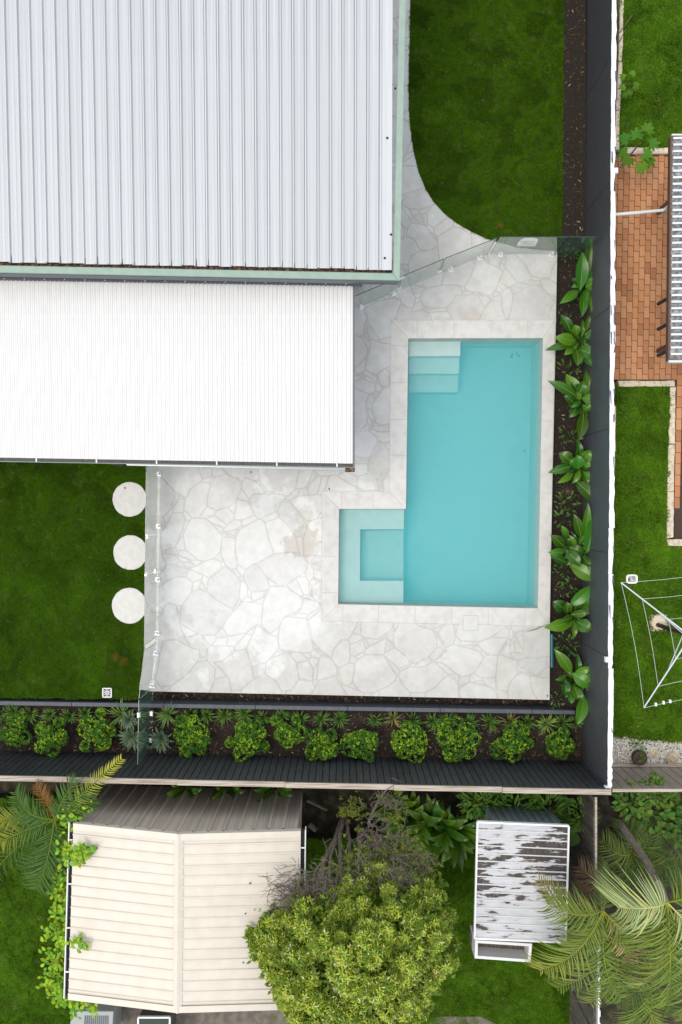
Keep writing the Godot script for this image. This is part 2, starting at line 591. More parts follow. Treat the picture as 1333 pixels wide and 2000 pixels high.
func patio_outline() -> PackedVector2Array:
	var p := [[690, -80]]
	p.append_array(LAWN_EDGE)
	p.append_array([[1085.5, 680], [1079.5, 950], [1075, 1180], [1074, 1367], [300, 1350.5], [272, 1347.5], [281.5, 1275], [285, 900], [288, 545], [640, 540]])
	return plan(p)

func build_ground() -> void:
	var s := Shape.new()
	var a := flat(640, 600)
	var b := flat(1070, 1230)
	for r in [rect(-60, -60, 60, a.y), rect(-60, b.y, 60, 60), rect(-60, a.y, a.x, b.y), rect(b.x, a.y, 60, b.y)]:
		cap(s, r, -0.62, true)
	setting("ground", s, M.earth)
	# beds
	var e := Shape.new()
	prism(e, plan([[1089, 463], [1146, 463], [1145, -80], [1101, -80], [1098, 463]], -0.03), -0.6, -0.03)
	setting("garden_bed", e, M.soil)
	e = Shape.new()
	prism(e, plan([[1092, 463], [1146, 463], [1136, 1400], [1072, 1398], [1070, 1300], [1078, 900]], -0.2), -0.6, -0.2)
	setting("garden_bed", e, M.soil)
	e = Shape.new()
	prism(e, plan([[262, 1330], [1136, 1350], [1136, 1402], [262, 1380]], -0.45), -0.6, -0.45)
	setting("soil_strip", e, M.soil)
	e = Shape.new()
	prism(e, plan([[-120, 1366], [300, 1372], [1140, 1394], [1140, 1495], [-120, 1470]], -0.12), -0.6, -0.12)
	setting("garden_bed", e, M.soil)

func pool_plan() -> PackedVector2Array:
	return plan(POOL)

func build_patio() -> void:
	var root := place("patio")
	var outline := patio_outline()
	var hole := pool_plan()
	var cut := flat(900, 1000).x
	for half in [rect(-20, -20, cut, 20), rect(cut, -20, 20, 20)]:
		for q in Geometry2D.intersect_polygons(outline, half):
			for r in Geometry2D.clip_polygons(q, hole):
				var s := Shape.new()
				prism(s, r, -0.6, -0.006)
				part(root, "slab", s, M.mortar)
	# --- coping tiles round the pool ---
	var c := root
	coping_row(c, [[764, 625], [1084.5, 625]], [[798, 661], [1061, 660.5]], [0.0, 0.16, 0.385, 0.61, 0.835, 1.0])
	coping_row(c, [[764, 625], [760, 960]], [[798, 661], [793.5, 994]], [0.0, 0.15, 0.365, 0.58, 0.79, 1.0])
	coping_row(c, [[629, 960], [760, 960]], [[663, 994], [793.5, 994]], [0.0, 0.30, 0.76, 1.0])
	coping_row(c, [[629, 960], [628, 1213]], [[663, 994], [661, 1180]], [0.0, 0.5, 0.78, 1.0])
	coping_row(c, [[628, 1213], [1074.5, 1223.5]], [[661, 1180], [1051, 1188]], [0.0, 0.094, 0.25, 0.41, 0.57, 0.73, 0.89, 1.0])
	coping_row(c, [[1084.5, 625], [1074.5, 1223.5]], [[1061, 660.5], [1051, 1188]], [0.0, 0.09, 0.33, 0.565, 0.80, 1.0])
	# --- crazy paving ---
	var sites := []
	var border := 0.6
	for pass_ in [[0.40, 900], [0.27, 1500], [0.15, 2500], [0.085, 3200], [0.055, 4000]]:
		for k in pass_[1]:
			var p := Vector2(rng.randf_range(-4.6, 4.8), rng.randf_range(-10.4, 4.2))
			if not Geometry2D.is_point_in_polygon(p, outline):
				continue
			if p.x < 0.0 and p.y < -1.9:
				continue
			var r: float = pass_[0] * rng.randf_range(0.8, 1.15)
			var ok := true
			for q in sites:
				if p.distance_to(q[0]) < (r + q[1]) * 0.74:
					ok = false
					break
			if ok:
				sites.append([p, r])
	var stones := []
	var ring := plan(COPING)
	for i in sites.size():
		var p: Vector2 = sites[i][0]
		var r: float = sites[i][1]
		var cell := rect(p.x - 0.9, p.y - 0.9, p.x + 0.9, p.y + 0.9)
		for j in sites.size():
			if i == j:
				continue
			var q: Vector2 = sites[j][0]
			var d := p.distance_to(q)
			if d > 1.8:
				continue
			var off: float = (d * d + r * r - sites[j][1] * sites[j][1]) / (2 * d)
			cell = keep_side(cell, p + (q - p) / d * off, (q - p) / d)
			if cell.size() < 3:
				break
		if cell.size() < 3:
			continue
		var worn := PackedVector2Array()
		for k in cell.size():
			var u := cell[k]
			var w := cell[(k + 1) % cell.size()]
			var m := clampi(int(u.distance_to(w) / 0.16), 1, 5)
			for t in m:
				var x := u.lerp(w, float(t) / m)
				x += warp(x)
				worn.append(x + (Vector2(rng.randf_range(-1, 1), rng.randf_range(-1, 1)) * 0.009 if t > 0 else Vector2.ZERO))
		worn = tidy(worn)
		var small := Geometry2D.offset_polygon(worn, -rng.randf_range(0.009, 0.017), Geometry2D.JOIN_MITER)
		for q in small:
			for t in Geometry2D.intersect_polygons(q, outline):
				for u in Geometry2D.clip_polygons(t, ring):
					var v := tidy(u)
					if v.size() >= 3 and absf(area(v)) > 0.0012 and absf(area(v)) / rim(v) > 0.004:
						stones.append([absf(area(v)), v])
	stones.sort_custom(func(a, b): return a[0] > b[0])
	var rest := Shape.new()
	for i in stones.size():
		var s := Shape.new() if i < 300 else rest
		var f := rng.randf_range(0.92, 1.03) if rng.randf() < 0.62 else rng.randf_range(1.07, 1.20)
		var w := rng.randf_range(-0.015, 0.015)
		s.tint = Color(f + w, f, f - w)
		prism(s, stones[i][1], -0.02, rng.randf_range(-0.001, 0.001), 0.0025)
		if i < 300:
			part(root, "stone", s, M.limestone)
	if rest.v.size():
		part(root, "stone_infill", rest, M.limestone).set_meta("kind", "stuff")
	# access lid by the pool
	var lid := thing("access_lid", "square stone access lid set in the pool coping", "lid", at(920, 1216, 0.0))
	var s2 := Shape.new()
	prism(s2, plan([[904.7, 1201.7], [934.4, 1202.2], [934.4, 1231.4], [904.7, 1231.4]]), -0.012, 0.0035)
	part(lid, "rim", s2, M.unit_grey)
	s2 = Shape.new()
	s2.tint = g(1.0)
	prism(s2, plan([[905.3, 1202.3], [933.8, 1202.8], [933.8, 1230.8], [905.3, 1230.8]]), 0.0, 0.008, 0.002)
	part(lid, "cover", s2, M.limestone)

var bend := FastNoiseLite.new()
func warp(p: Vector2) -> Vector2:   # split stone does not break in tidy cells
	bend.frequency = 0.85
	bend.fractal_octaves = 2
	bend.seed = 3
	return Vector2(bend.get_noise_2d(p.x, p.y), bend.get_noise_2d(p.x + 50.0, p.y - 30.0)) * 0.30

func rim(p: PackedVector2Array) -> float:
	var o := 0.0
	for i in p.size():
		o += p[i].distance_to(p[(i + 1) % p.size()])
	return o

func tidy(p: PackedVector2Array) -> PackedVector2Array:
	var o := PackedVector2Array()
	for q in p:
		if o.is_empty() or q.distance_to(o[-1]) > 0.012:
			o.append(q)
	if o.size() > 2 and o[0].distance_to(o[-1]) < 0.012:
		o.remove_at(o.size() - 1)
	return o

func keep_side(poly: PackedVector2Array, p: Vector2, dir: Vector2) -> PackedVector2Array:
	var o := PackedVector2Array()
	for i in poly.size():
		var a := poly[i]
		var b := poly[(i + 1) % poly.size()]
		var da := (a - p).dot(dir)
		var db := (b - p).dot(dir)
		if da <= 0:
			o.append(a)
		if (da < 0) != (db < 0) and absf(da - db) > 1e-9:
			o.append(a.lerp(b, da / (da - db)))
	return o

func coping_row(root: Node3D, outer: Array, inner: Array, breaks: Array) -> void:
	var o0 := flat(outer[0][0], outer[0][1])
	var o1 := flat(outer[1][0], outer[1][1])
	var i0 := flat(inner[0][0], inner[0][1])
	var i1 := flat(inner[1][0], inner[1][1])
	for k in breaks.size() - 1:
		var q: PackedVector2Array
		var a: float = breaks[k]
		var b: float = breaks[k + 1]
		var ia := i0 if k == 0 else foot(o0.lerp(o1, a), i0, i1)
		var ib := i1 if k == breaks.size() - 2 else foot(o0.lerp(o1, b), i0, i1)
		q = PackedVector2Array([o0.lerp(o1, a), o0.lerp(o1, b), ib, ia])
		if area(q) > 0:
			q.reverse()
		q = inset(q, 0.003)
		var s := Shape.new()
		var f := rng.randf_range(0.97, 1.06)
		s.tint = Color(f, f, f * 0.99)
		prism(s, q, -0.045, rng.randf_range(0.0, 0.0015), 0.003, true)
		part(root, "coping_tile", s, M.coping)

func foot(p: Vector2, a: Vector2, b: Vector2) -> Vector2:
	return a + (b - a) * clampf((p - a).dot(b - a) / (b - a).length_squared(), 0, 1)

func build_pool() -> void:
	var deep := -1.12
	var pool := thing("swimming_pool", "turquoise swimming pool with corner steps and a square spa nook", "pool", at(925, 920, deep))
	var p := pool_plan()
	var s := Shape.new()
	cap(s, p, deep, true)
	part(pool, "floor", s, M.pool_plaster)
	s = Shape.new()
	for i in p.size():
		var a := p[i]
		var b := p[(i + 1) % p.size()]
		s.quad(Vector3(a.x, deep, a.y), Vector3(b.x, deep, b.y), Vector3(b.x, -0.03, b.y), Vector3(a.x, -0.03, a.y))
	part(pool, "wall", s, M.pool_plaster)
	var steps := [[661.5, 695.5, -0.30], [696, 730, -0.53], [731, 766, -0.76]]
	for k in 3:
		s = Shape.new()
		var x1: float = 900.5 - k * 2.0
		prism(s, plan_mixed([[798, steps[k][0]], [x1, steps[k][0]], [x1 - 1, steps[k][1]], [797.5, steps[k][1]]], steps[k][2]), deep + 0.002, steps[k][2], 0.012)
		part(pool, "step", s, M.pool_plaster)
	# spa bench on three sides, and its foot well
	var hb := -0.36
	s = Shape.new()
	prism(s, plan_mixed([[662.5, 993.5], [790, 993.5], [789.5, 1034], [704.5, 1034], [704, 1134], [789, 1134.3], [788.5, 1181], [661, 1181]], hb), deep + 0.002, hb, 0.012)
	part(pool, "bench", s, M.pool_plaster)
	s = Shape.new()
	prism(s, plan_mixed([[704.6, 1034.4], [789.5, 1034.4], [789, 1133.8], [704.1, 1133.8]], -0.72), deep + 0.002, -0.72, 0.02)
	part(pool, "foot_well", s, M.pool_plaster)
	for q in [[1001, 692], [1010, 690], [1014, 695], [999, 697]]:
		s = Shape.new()
		var c := at(q[0], q[1], deep + 0.003)
		tube(s, [c, c + Vector3.UP * 0.01], [0.022, 0.018], 8)
		part(pool, "inlet", s, M.dark_gap)
	s = Shape.new()
	cap(s, inset_in(p, 0.003), -0.075, true)
	setting("water", s, M.water)
	# the water is a little milky: thin layers of suspended matter give the deep end its colour by their number
	s = Shape.new()
	for k in 6:
		cap(s, inset_in(p, 0.004), -0.16 - 0.165 * k, true)
	setting("water_body", s, M.cloudy_water)

func inset_in(p: PackedVector2Array, d: float) -> PackedVector2Array:
	var q := p.duplicate()
	if area(q) > 0:
		q.reverse()
	return inset(q, d)

func plan_mixed(pts: Array, h: float) -> PackedVector2Array:   # seen at height h but never past the pool's wall
	var o := PackedVector2Array()
	var p := pool_plan()
	for q in pts:
		var v := flat(q[0], q[1], h)
		o.append(v)
	var r := Geometry2D.intersect_polygons(o, p)
	var best := o
	if r.size():
		best = r[0]
	return best

# ---------- house and pergola ----------
func build_house() -> void:
	var house := thing("house", "house with pale ribbed metal roof and mint green gutters", "house", Vector3(-5, 0, -9))
	var slope := 0.0635
	var eave := 3.5
	var z_at := func(x: float) -> float: return -4.256 + (x + 5.81) * 0.0197   # the eave line
	var h_at := func(z: float) -> float: return eave + (-4.2 - z) * slope
	# walls below
	var s := Shape.new()
	prism(s, rect(-12, -17, 0.45, -4.75), -0.6, 3.3, 0, true)
	part(house, "wall", s, M.grey_wall)
	# roof sheets, each a pan with its standing rib
	var pitch := 0.20975
	var x0 := -5.645
	var back := -16.5
	for i in range(-28, 31):
		var x := x0 + i * pitch
		var w := pitch if i < 30 else 0.215
		var ze: float = z_at.call(x) + rng.randf_range(-0.012, 0.012)
		s = Shape.new()
		s.tint = g(rng.randf_range(0.965, 1.02))
		var prof := [[0.0, -0.02], [0.0, 0.0], [0.004, 0.05], [0.024, 0.05], [0.030, 0.0], [w * 0.36, 0.0], [w * 0.38, 0.004], [w * 0.42, 0.004], [w * 0.44, 0.0], [w * 0.66, 0.0], [w * 0.68, 0.004], [w * 0.72, 0.004], [w * 0.74, 0.0], [w - 0.012, 0.0], [w - 0.011, -0.02], [w - 0.0005, -0.02]]
		if i == 30:
			prof = [[0.0, 0.0], [0.008, 0.05], [0.024, 0.05], [0.05, 0.020], [w, 0.020], [w, -0.05]]
		for k in prof.size() - 1:
			var a = prof[k]
			var b = prof[k + 1]
			var hz: float = h_at.call(ze)
			var hb: float = h_at.call(back)
			s.quad(Vector3(x + a[0], hz + a[1], ze), Vector3(x + b[0], hz + b[1], ze), Vector3(x + b[0], hb + b[1], back), Vector3(x + a[0], hb + a[1], back))
		# cut end of the sheet
		var hh: float = h_at.call(ze)
		s.quad(Vector3(x, hh - 0.003, ze - 0.001), Vector3(x + w, hh - 0.003, ze - 0.001), Vector3(x + w, hh, ze), Vector3(x, hh, ze))
		s.quad(Vector3(x, hh, ze), Vector3(x + 0.032, hh, ze), Vector3(x + 0.024, hh + 0.05, ze), Vector3(x + 0.008, hh + 0.05, ze))
		if i < 30 and rng.randf() < 0.75:   # grime caught at the foot of the rib
			s.tint = Color(0.12, 0.10, 0.10)
			var gl := rng.randf_range(0.03, 0.14)
			var gx := x + 0.031
			s.quad(Vector3(gx, hh + 0.002, ze + 0.001), Vector3(gx + rng.randf_range(0.008, 0.02), hh + 0.002, ze + 0.001), Vector3(gx + 0.006, hh + 0.002 + gl * slope, ze - gl), Vector3(gx, hh + 0.002 + gl * slope, ze - gl * 1.1))
		part(house, "roof_sheet", s, M.roof_white)
	# eave gutter: dark trough, then the broad mint lip
	var pts := [[-12.0, z_at.call(-12.0)], [0.98, z_at.call(0.98)]]
	var a2 := Vector2(pts[0][0], pts[0][1])
	var b2 := Vector2(pts[1][0], pts[1][1])
	s = Shape.new()
	prism(s, PackedVector2Array([a2 + Vector2(0, -0.2), b2 + Vector2(-0.1, -0.2), b2 + Vector2(-0.1, 0.045), a2 + Vector2(0, 0.045)]), eave - 0.17, eave - 0.09)
	part(house, "gutter_trough", s, M.rusty_trough)
	s = Shape.new()
	var y1 := eave - 0.015
	prism(s, PackedVector2Array([a2 + Vector2(0, 0.045), b2 + Vector2(-0.085, 0.045), b2 + Vector2(0.0, 0.175), a2 + Vector2(0, 0.175)]), eave - 0.19, y1, 0.012, true)
	var gut := part(house, "gutter", s, M.mint)
	s = Shape.new()
	prism(s, PackedVector2Array([a2 + Vector2(0, 0.179), b2 + Vector2(0.0, 0.179), b2 + Vector2(0.0, 0.198), a2 + Vector2(0, 0.198)]), eave - 0.20, eave - 0.05, 0.004, true)
	part(gut, "lip", s, M.charcoal)
	# side gutter up the slope
	s = Shape.new()
	var q0 := b2 + Vector2(-0.085, 0.045)
	var lean := 0.0185
	var n := 12
	for k in n:
		var za := lerpf(q0.y, back, float(k) / n)
		var zb := lerpf(q0.y, back, float(k + 1) / n)
		var xa := q0.x + (q0.y - za) * lean
		var xb := q0.x + (q0.y - zb) * lean
		var ha: float = h_at.call(za) - 0.015
		var hb: float = h_at.call(zb) - 0.015
		if k == 0:
			za = b2.y + 0.175
		var wa := 0.105
		s.quad(Vector3(xa if k > 0 else xa + 0.085, ha, za), Vector3(xa + wa, ha, za), Vector3(xb + wa, hb, zb), Vector3(xb, hb, zb))
		s.quad(Vector3(xa + wa, ha, za), Vector3(xa + wa, ha - 0.18, za), Vector3(xb + wa, hb - 0.18, zb), Vector3(xb + wa, hb, zb))
		if k == 0:
			s.quad(Vector3(q0.x, ha, q0.y), Vector3(xa + 0.085, ha, za), Vector3(xb + wa, hb, zb), Vector3(xb, hb, zb))
	part(house, "barge", s, M.mint)
	# dark fascia that shows past the pergola
	s = Shape.new()
	prism(s, plan([[640, 540], [776.5, 542], [776, 536], [640, 530]], 3.4), 2.92, 3.27, 0.0, true)
	part(house, "fascia", s, M.charcoal)
	for q in [[771, 184], [756, 277], [764, 460], [752, 505]]:
		s = Shape.new()
		var c := at(q[0], q[1], eave + 0.0)
		var hc: float = h_at.call(c.z) + 0.02
		c.y = hc
		tube(s, [c, c + Vector3.UP * 0.012], [0.022, 0.018], 8)
		part(house, "roof_bolt", s, M.dark_gap)

func build_pergola() -> void:
	var top := 3.02
	var low := 2.86
	var z0a := at(0, 546, top).z
	var z0b := at(690, 557, top).z
	var z1a := at(0, 894, low).z
	var z1b := at(690, 905.5, low).z
	var xr := at(689.5, 700, 2.94).x
	var per := thing("pergola", "pergola with white corrugated roof beside the house", "pergola", Vector3(-2.5, 0, -2.3))
	var wave := 0.0762
	var sheets := 14
	var k0 := int(ceil((xr + 9.0) / wave))
	var per_sheet := 10
	for sh in range(0, int(ceil(k0 / float(per_sheet)))):
		var s := Shape.new()
		s.tint = g(rng.randf_range(0.985, 1.01))
		var lift := 0.0012 * (sh % 2)
		for i in range(per_sheet * 8):
			var xa := xr - (sh * per_sheet + i / 8.0) * wave
			var xb := xa - wave / 8.0
			var p := []
			for x in [xa, xb]:
				var ya := sin((xr - x) / wave * TAU) * 0.0085 + lift
				var sl := -cos((xr - x) / wave * TAU) * 0.0085 * TAU / wave
				var nn := Vector3(sl * -1.0, 1, 0).normalized()
				nn = Vector3(-nn.x, nn.y, 0)
				var f: float = (x + 5.87) / 6.1
				p.append([Vector3(x, top + ya, lerpf(z0a, z0b, f)), Vector3(x, low + ya, lerpf(z1a, z1b, f)), nn])
			s.tris(p[0][0], p[1][0], p[1][1], p[0][2], p[1][2], p[1][2])
			s.tris(p[0][0], p[1][1], p[0][1], p[0][2], p[1][2], p[0][2])
		part(per, "roof_sheet", s, M.corrugated)
	# flashing against the house, scalloped over the corrugations, with screws
	var fl := Shape.new()
	var N := k0 * 4
	for i in N:
		var xa := xr + 0.035 - i * wave / 4
		var xb := xa - wave / 4
		var za := lerpf(z0a, z0b, (xa + 5.87) / 6.1)
		var zb := lerpf(z0a, z0b, (xb + 5.87) / 6.1)
		var ea := 0.02 + 0.008 * sin((xr - xa) / wave * TAU)
		var eb := 0.02 + 0.008 * sin((xr - xb) / wave * TAU)
		fl.quad(Vector3(xb, top + 0.016, zb + eb), Vector3(xa, top + 0.016, za + ea), Vector3(xa, top + 0.03, za - 0.17), Vector3(xb, top + 0.03, zb - 0.17))
	part(per, "flashing", fl, M.charcoal)
	for i in 40:
		var x := xr - 0.12 - i * 0.353
		if x < -8.8:
			break
		var s := Shape.new()
		var c := Vector3(x, top + 0.018, lerpf(z0a, z0b, (x + 5.87) / 6.1) - 0.012)
		tube(s, [c, c + Vector3.UP * 0.01], [0.014, 0.010], 6)
		part(per, "screw", s, M.screw)
	# end barge
	var b := Shape.new()
	prism(b, PackedVector2Array([Vector2(xr + 0.002, z0b - 0.02), Vector2(xr + 0.036, z0b - 0.02), Vector2(xr + 0.036, z1b + 0.06), Vector2(xr + 0.002, z1b + 0.06)]), low - 0.14, low - 0.02)
	for k in 1:
		b.quad(Vector3(xr, top + 0.02, z0b - 0.02), Vector3(xr, low + 0.02, z1b + 0.06), Vector3(xr + 0.036, low + 0.02, z1b + 0.06), Vector3(xr + 0.036, top + 0.02, z0b - 0.02))
		b.quad(Vector3(xr + 0.036, top + 0.02, z0b - 0.02), Vector3(xr + 0.036, low + 0.02, z1b + 0.06), Vector3(xr + 0.036, low - 0.14, z1b + 0.06), Vector3(xr + 0.036, low - 0.10, z0b - 0.02))
	part(per, "barge", b, M.charcoal)
	# low gutter with leaf litter, then its lip
	var ga := Vector2(-9.0, lerpf(z1a, z1b, (-9.0 + 5.87) / 6.1))
	var gb := Vector2(xr + 0.036, z1b)
	var s3 := Shape.new()
	prism(s3, PackedVector2Array([ga + Vector2(0, -0.10), gb + Vector2(0, -0.10), gb + Vector2(0, 0.062), ga + Vector2(0, 0.062)]), low - 0.13, low - 0.045)
	part(per, "gutter", s3, M.litter)
	s3 = Shape.new()
	prism(s3, PackedVector2Array([ga + Vector2(0, 0.062), gb + Vector2(0, 0.062), gb + Vector2(0, 0.071), ga + Vector2(0, 0.071)]), low - 0.15, low - 0.025, 0.002, true)
	part(per, "gutter_rim", s3, M.mint)
	s3 = Shape.new()
	var gm := ga.lerp(gb, 0.56)
	prism(s3, PackedVector2Array([gm + Vector2(0, 0.073), gb + Vector2(0, 0.073), gb + Vector2(0, 0.128), gm + Vector2(0, 0.10)]), low - 0.16, low - 0.05, 0.004, true)
	part(per, "gutter_lip", s3, M.gutter_lip)
	for i in 9:
		var x := xr - 0.28 - i * 1.07
		var c := Vector3(x, low - 0.04, lerpf(z1a, z1b, (x + 5.87) / 6.1) + 0.0)
		s3 = Shape.new()
		box(s3, c + Vector3(-0.012, 0, -0.02), c + Vector3(0.012, 0.012, 0.062))
		part(per, "gutter_strap", s3, M.screw)
	s3 = Shape.new()
	prism(s3, PackedVector2Array([gb + Vector2(-0.17, 0.062), gb + Vector2(0.002, 0.062), gb + Vector2(0.002, 0.146), gb + Vector2(-0.17, 0.146)]), low - 0.10, low - 0.046, 0.004, true)
	part(per, "gutter_end", s3, M.rusty_trough)
	# posts and beam under the roof
	for q in [[-0.35, z1b - 0.25], [-4.6, z1a - 0.05]]:
		s3 = Shape.new()
		box(s3, Vector3(q[0] - 0.05, -0.02, q[1] - 0.05), Vector3(q[0] + 0.05, low - 0.16, q[1] + 0.05), 0.004)
		part(per, "post", s3, M.charcoal)
	s3 = Shape.new()
	box(s3, Vector3(-9.0, low - 0.30, z1a - 0.12), Vector3(-0.3, low - 0.16, z1a - 0.05), 0.004)
	part(per, "beam", s3, M.charcoal)

# ---------- glass pool fence ----------
func glass_panel(label: String, a: Vector2, b: Vector2, spigots: Array, y0 := 0.06, group := "frameless glass pool fence panels", gate := false, hub := 0.0) -> Node3D:
	var m := (a + b) / 2
	var t := thing("glass_gate" if gate else "glass_fence", label, "glass gate" if gate else "glass fence", Vector3(m.x, hub, m.y), group)
	var s := Shape.new()
	prism(s, span(a, b, 0.012), y0, 1.2, 0, true)
	part(t, "pane", s, M.glass)
	s = Shape.new()
	prism(s, span(a, b, 0.0135), 1.198, 1.2015, 0, true)
	part(t, "top_edge", s, M.glass_edge)
	for e in [[a, (b - a).normalized()], [b, (a - b).normalized()]]:
		s = Shape.new()
		prism(s, span(e[0], e[0] + e[1] * 0.004, 0.0135), y0, 1.197, 0, true)
		part(t, "side_edge", s, M.glass_edge)
	var d := (b - a).normalized()
	for f in spigots:
		var p := a.lerp(b, f)
		s = Shape.new()
		prism(s, span(p - d * 0.05, p + d * 0.05, 0.10), hub, hub + 0.014, 0.004)
		prism(s, span(p - d * 0.026, p + d * 0.026, 0.05), hub + 0.014, hub + 0.16, 0.006)
		part(t, "spigot", s, M.steel)
	return t

func hinge(t: Node3D, p: Vector2, d: Vector2, y: float) -> void:
	var s := Shape.new()
	prism(s, span(p - d * 0.05, p + d * 0.05, 0.045), y, y + 0.09, 0.006, true)
	part(t, "hinge", s, M.steel)

func build_glass() -> void:
	var b := func(x: float, y: float) -> Vector2: return flat(666.5 + (x - 666.5), y)
	var t: Node3D
	t = glass_panel("glass pool fence panel over the lawn corner and vent lid", flat(957, 497.5), flat(1081, 497.5), [0.17, 0.97])
	t = glass_panel("glass pool fence panel ending at the dark wall, over soil", flat(1083, 497.5), flat(1139, 497.5), [], -0.1, "frameless glass pool fence panels", false, -0.2)
	t = glass_panel("slanting glass panel between lawn tip and glass gate", flat(951, 499.5), flat(857, 536.5), [0.14, 0.75])
	t = glass_panel("glass pool gate in the slanting run near the house eave", flat(855, 537.5), flat(778, 569.5), [], 0.06, "", true, 0.02)
	var d := (flat(778, 569.5) - flat(855, 537.5)).normalized()
	hinge(t, flat(856, 537), d, 0.2)
	hinge(t, flat(778, 569.5), d, 0.2)
	hinge(t, flat(778, 569.5), d, 1.05)
	t = glass_panel("slanting glass panel meeting the corner of the pergola roof", flat(776, 570.5), flat(655, 621), [0.06, 0.58])
	t = glass_panel("glass panel on the paving beside the round stepping stone nearest the pergola", flat(312, 860), flat(309.5, 1042), [0.36, 0.92])
	t = glass_panel("glass pool gate opening onto the middle round stepping stone", flat(309.4, 1045), flat(308.5, 1114), [], 0.06, "", true, 0.02)
	d = (flat(308.5, 1114) - flat(309.4, 1045)).normalized()
	hinge(t, flat(309.4, 1045), d, 1.0)
	hinge(t, flat(308.5, 1114), d, 1.06)
	hinge(t, flat(308.5, 1114), d, 0.2)
	t = glass_panel("glass panel beside the round stepping stone nearest the drain grate", flat(308.4, 1117), flat(307.6, 1243), [0.12, 0.95])
	t = glass_panel("glass panel slanting to the paving's mulch corner", flat(307.6, 1253), flat(297.5, 1341), [0.26, 0.98])
	t = glass_panel("glass panel crossing the planted bed to the black fence", flat(297.3, 1343.5), flat(295, 1462), [], -0.1, "frameless glass pool fence panels", false, -0.12)
	d = Vector2(0, 1)
	for q in [[296.8, 1393, -0.02], [295.6, 1445, -0.02], [296.0, 1372, 1.1]]:
		var s := Shape.new()
		var p := flat(q[0], q[1])
		prism(s, span(p - d * 0.05, p + d * 0.05, 0.06), q[2], q[2] + 0.07, 0.006, true)
		part(t, "clamp", s, M.steel)

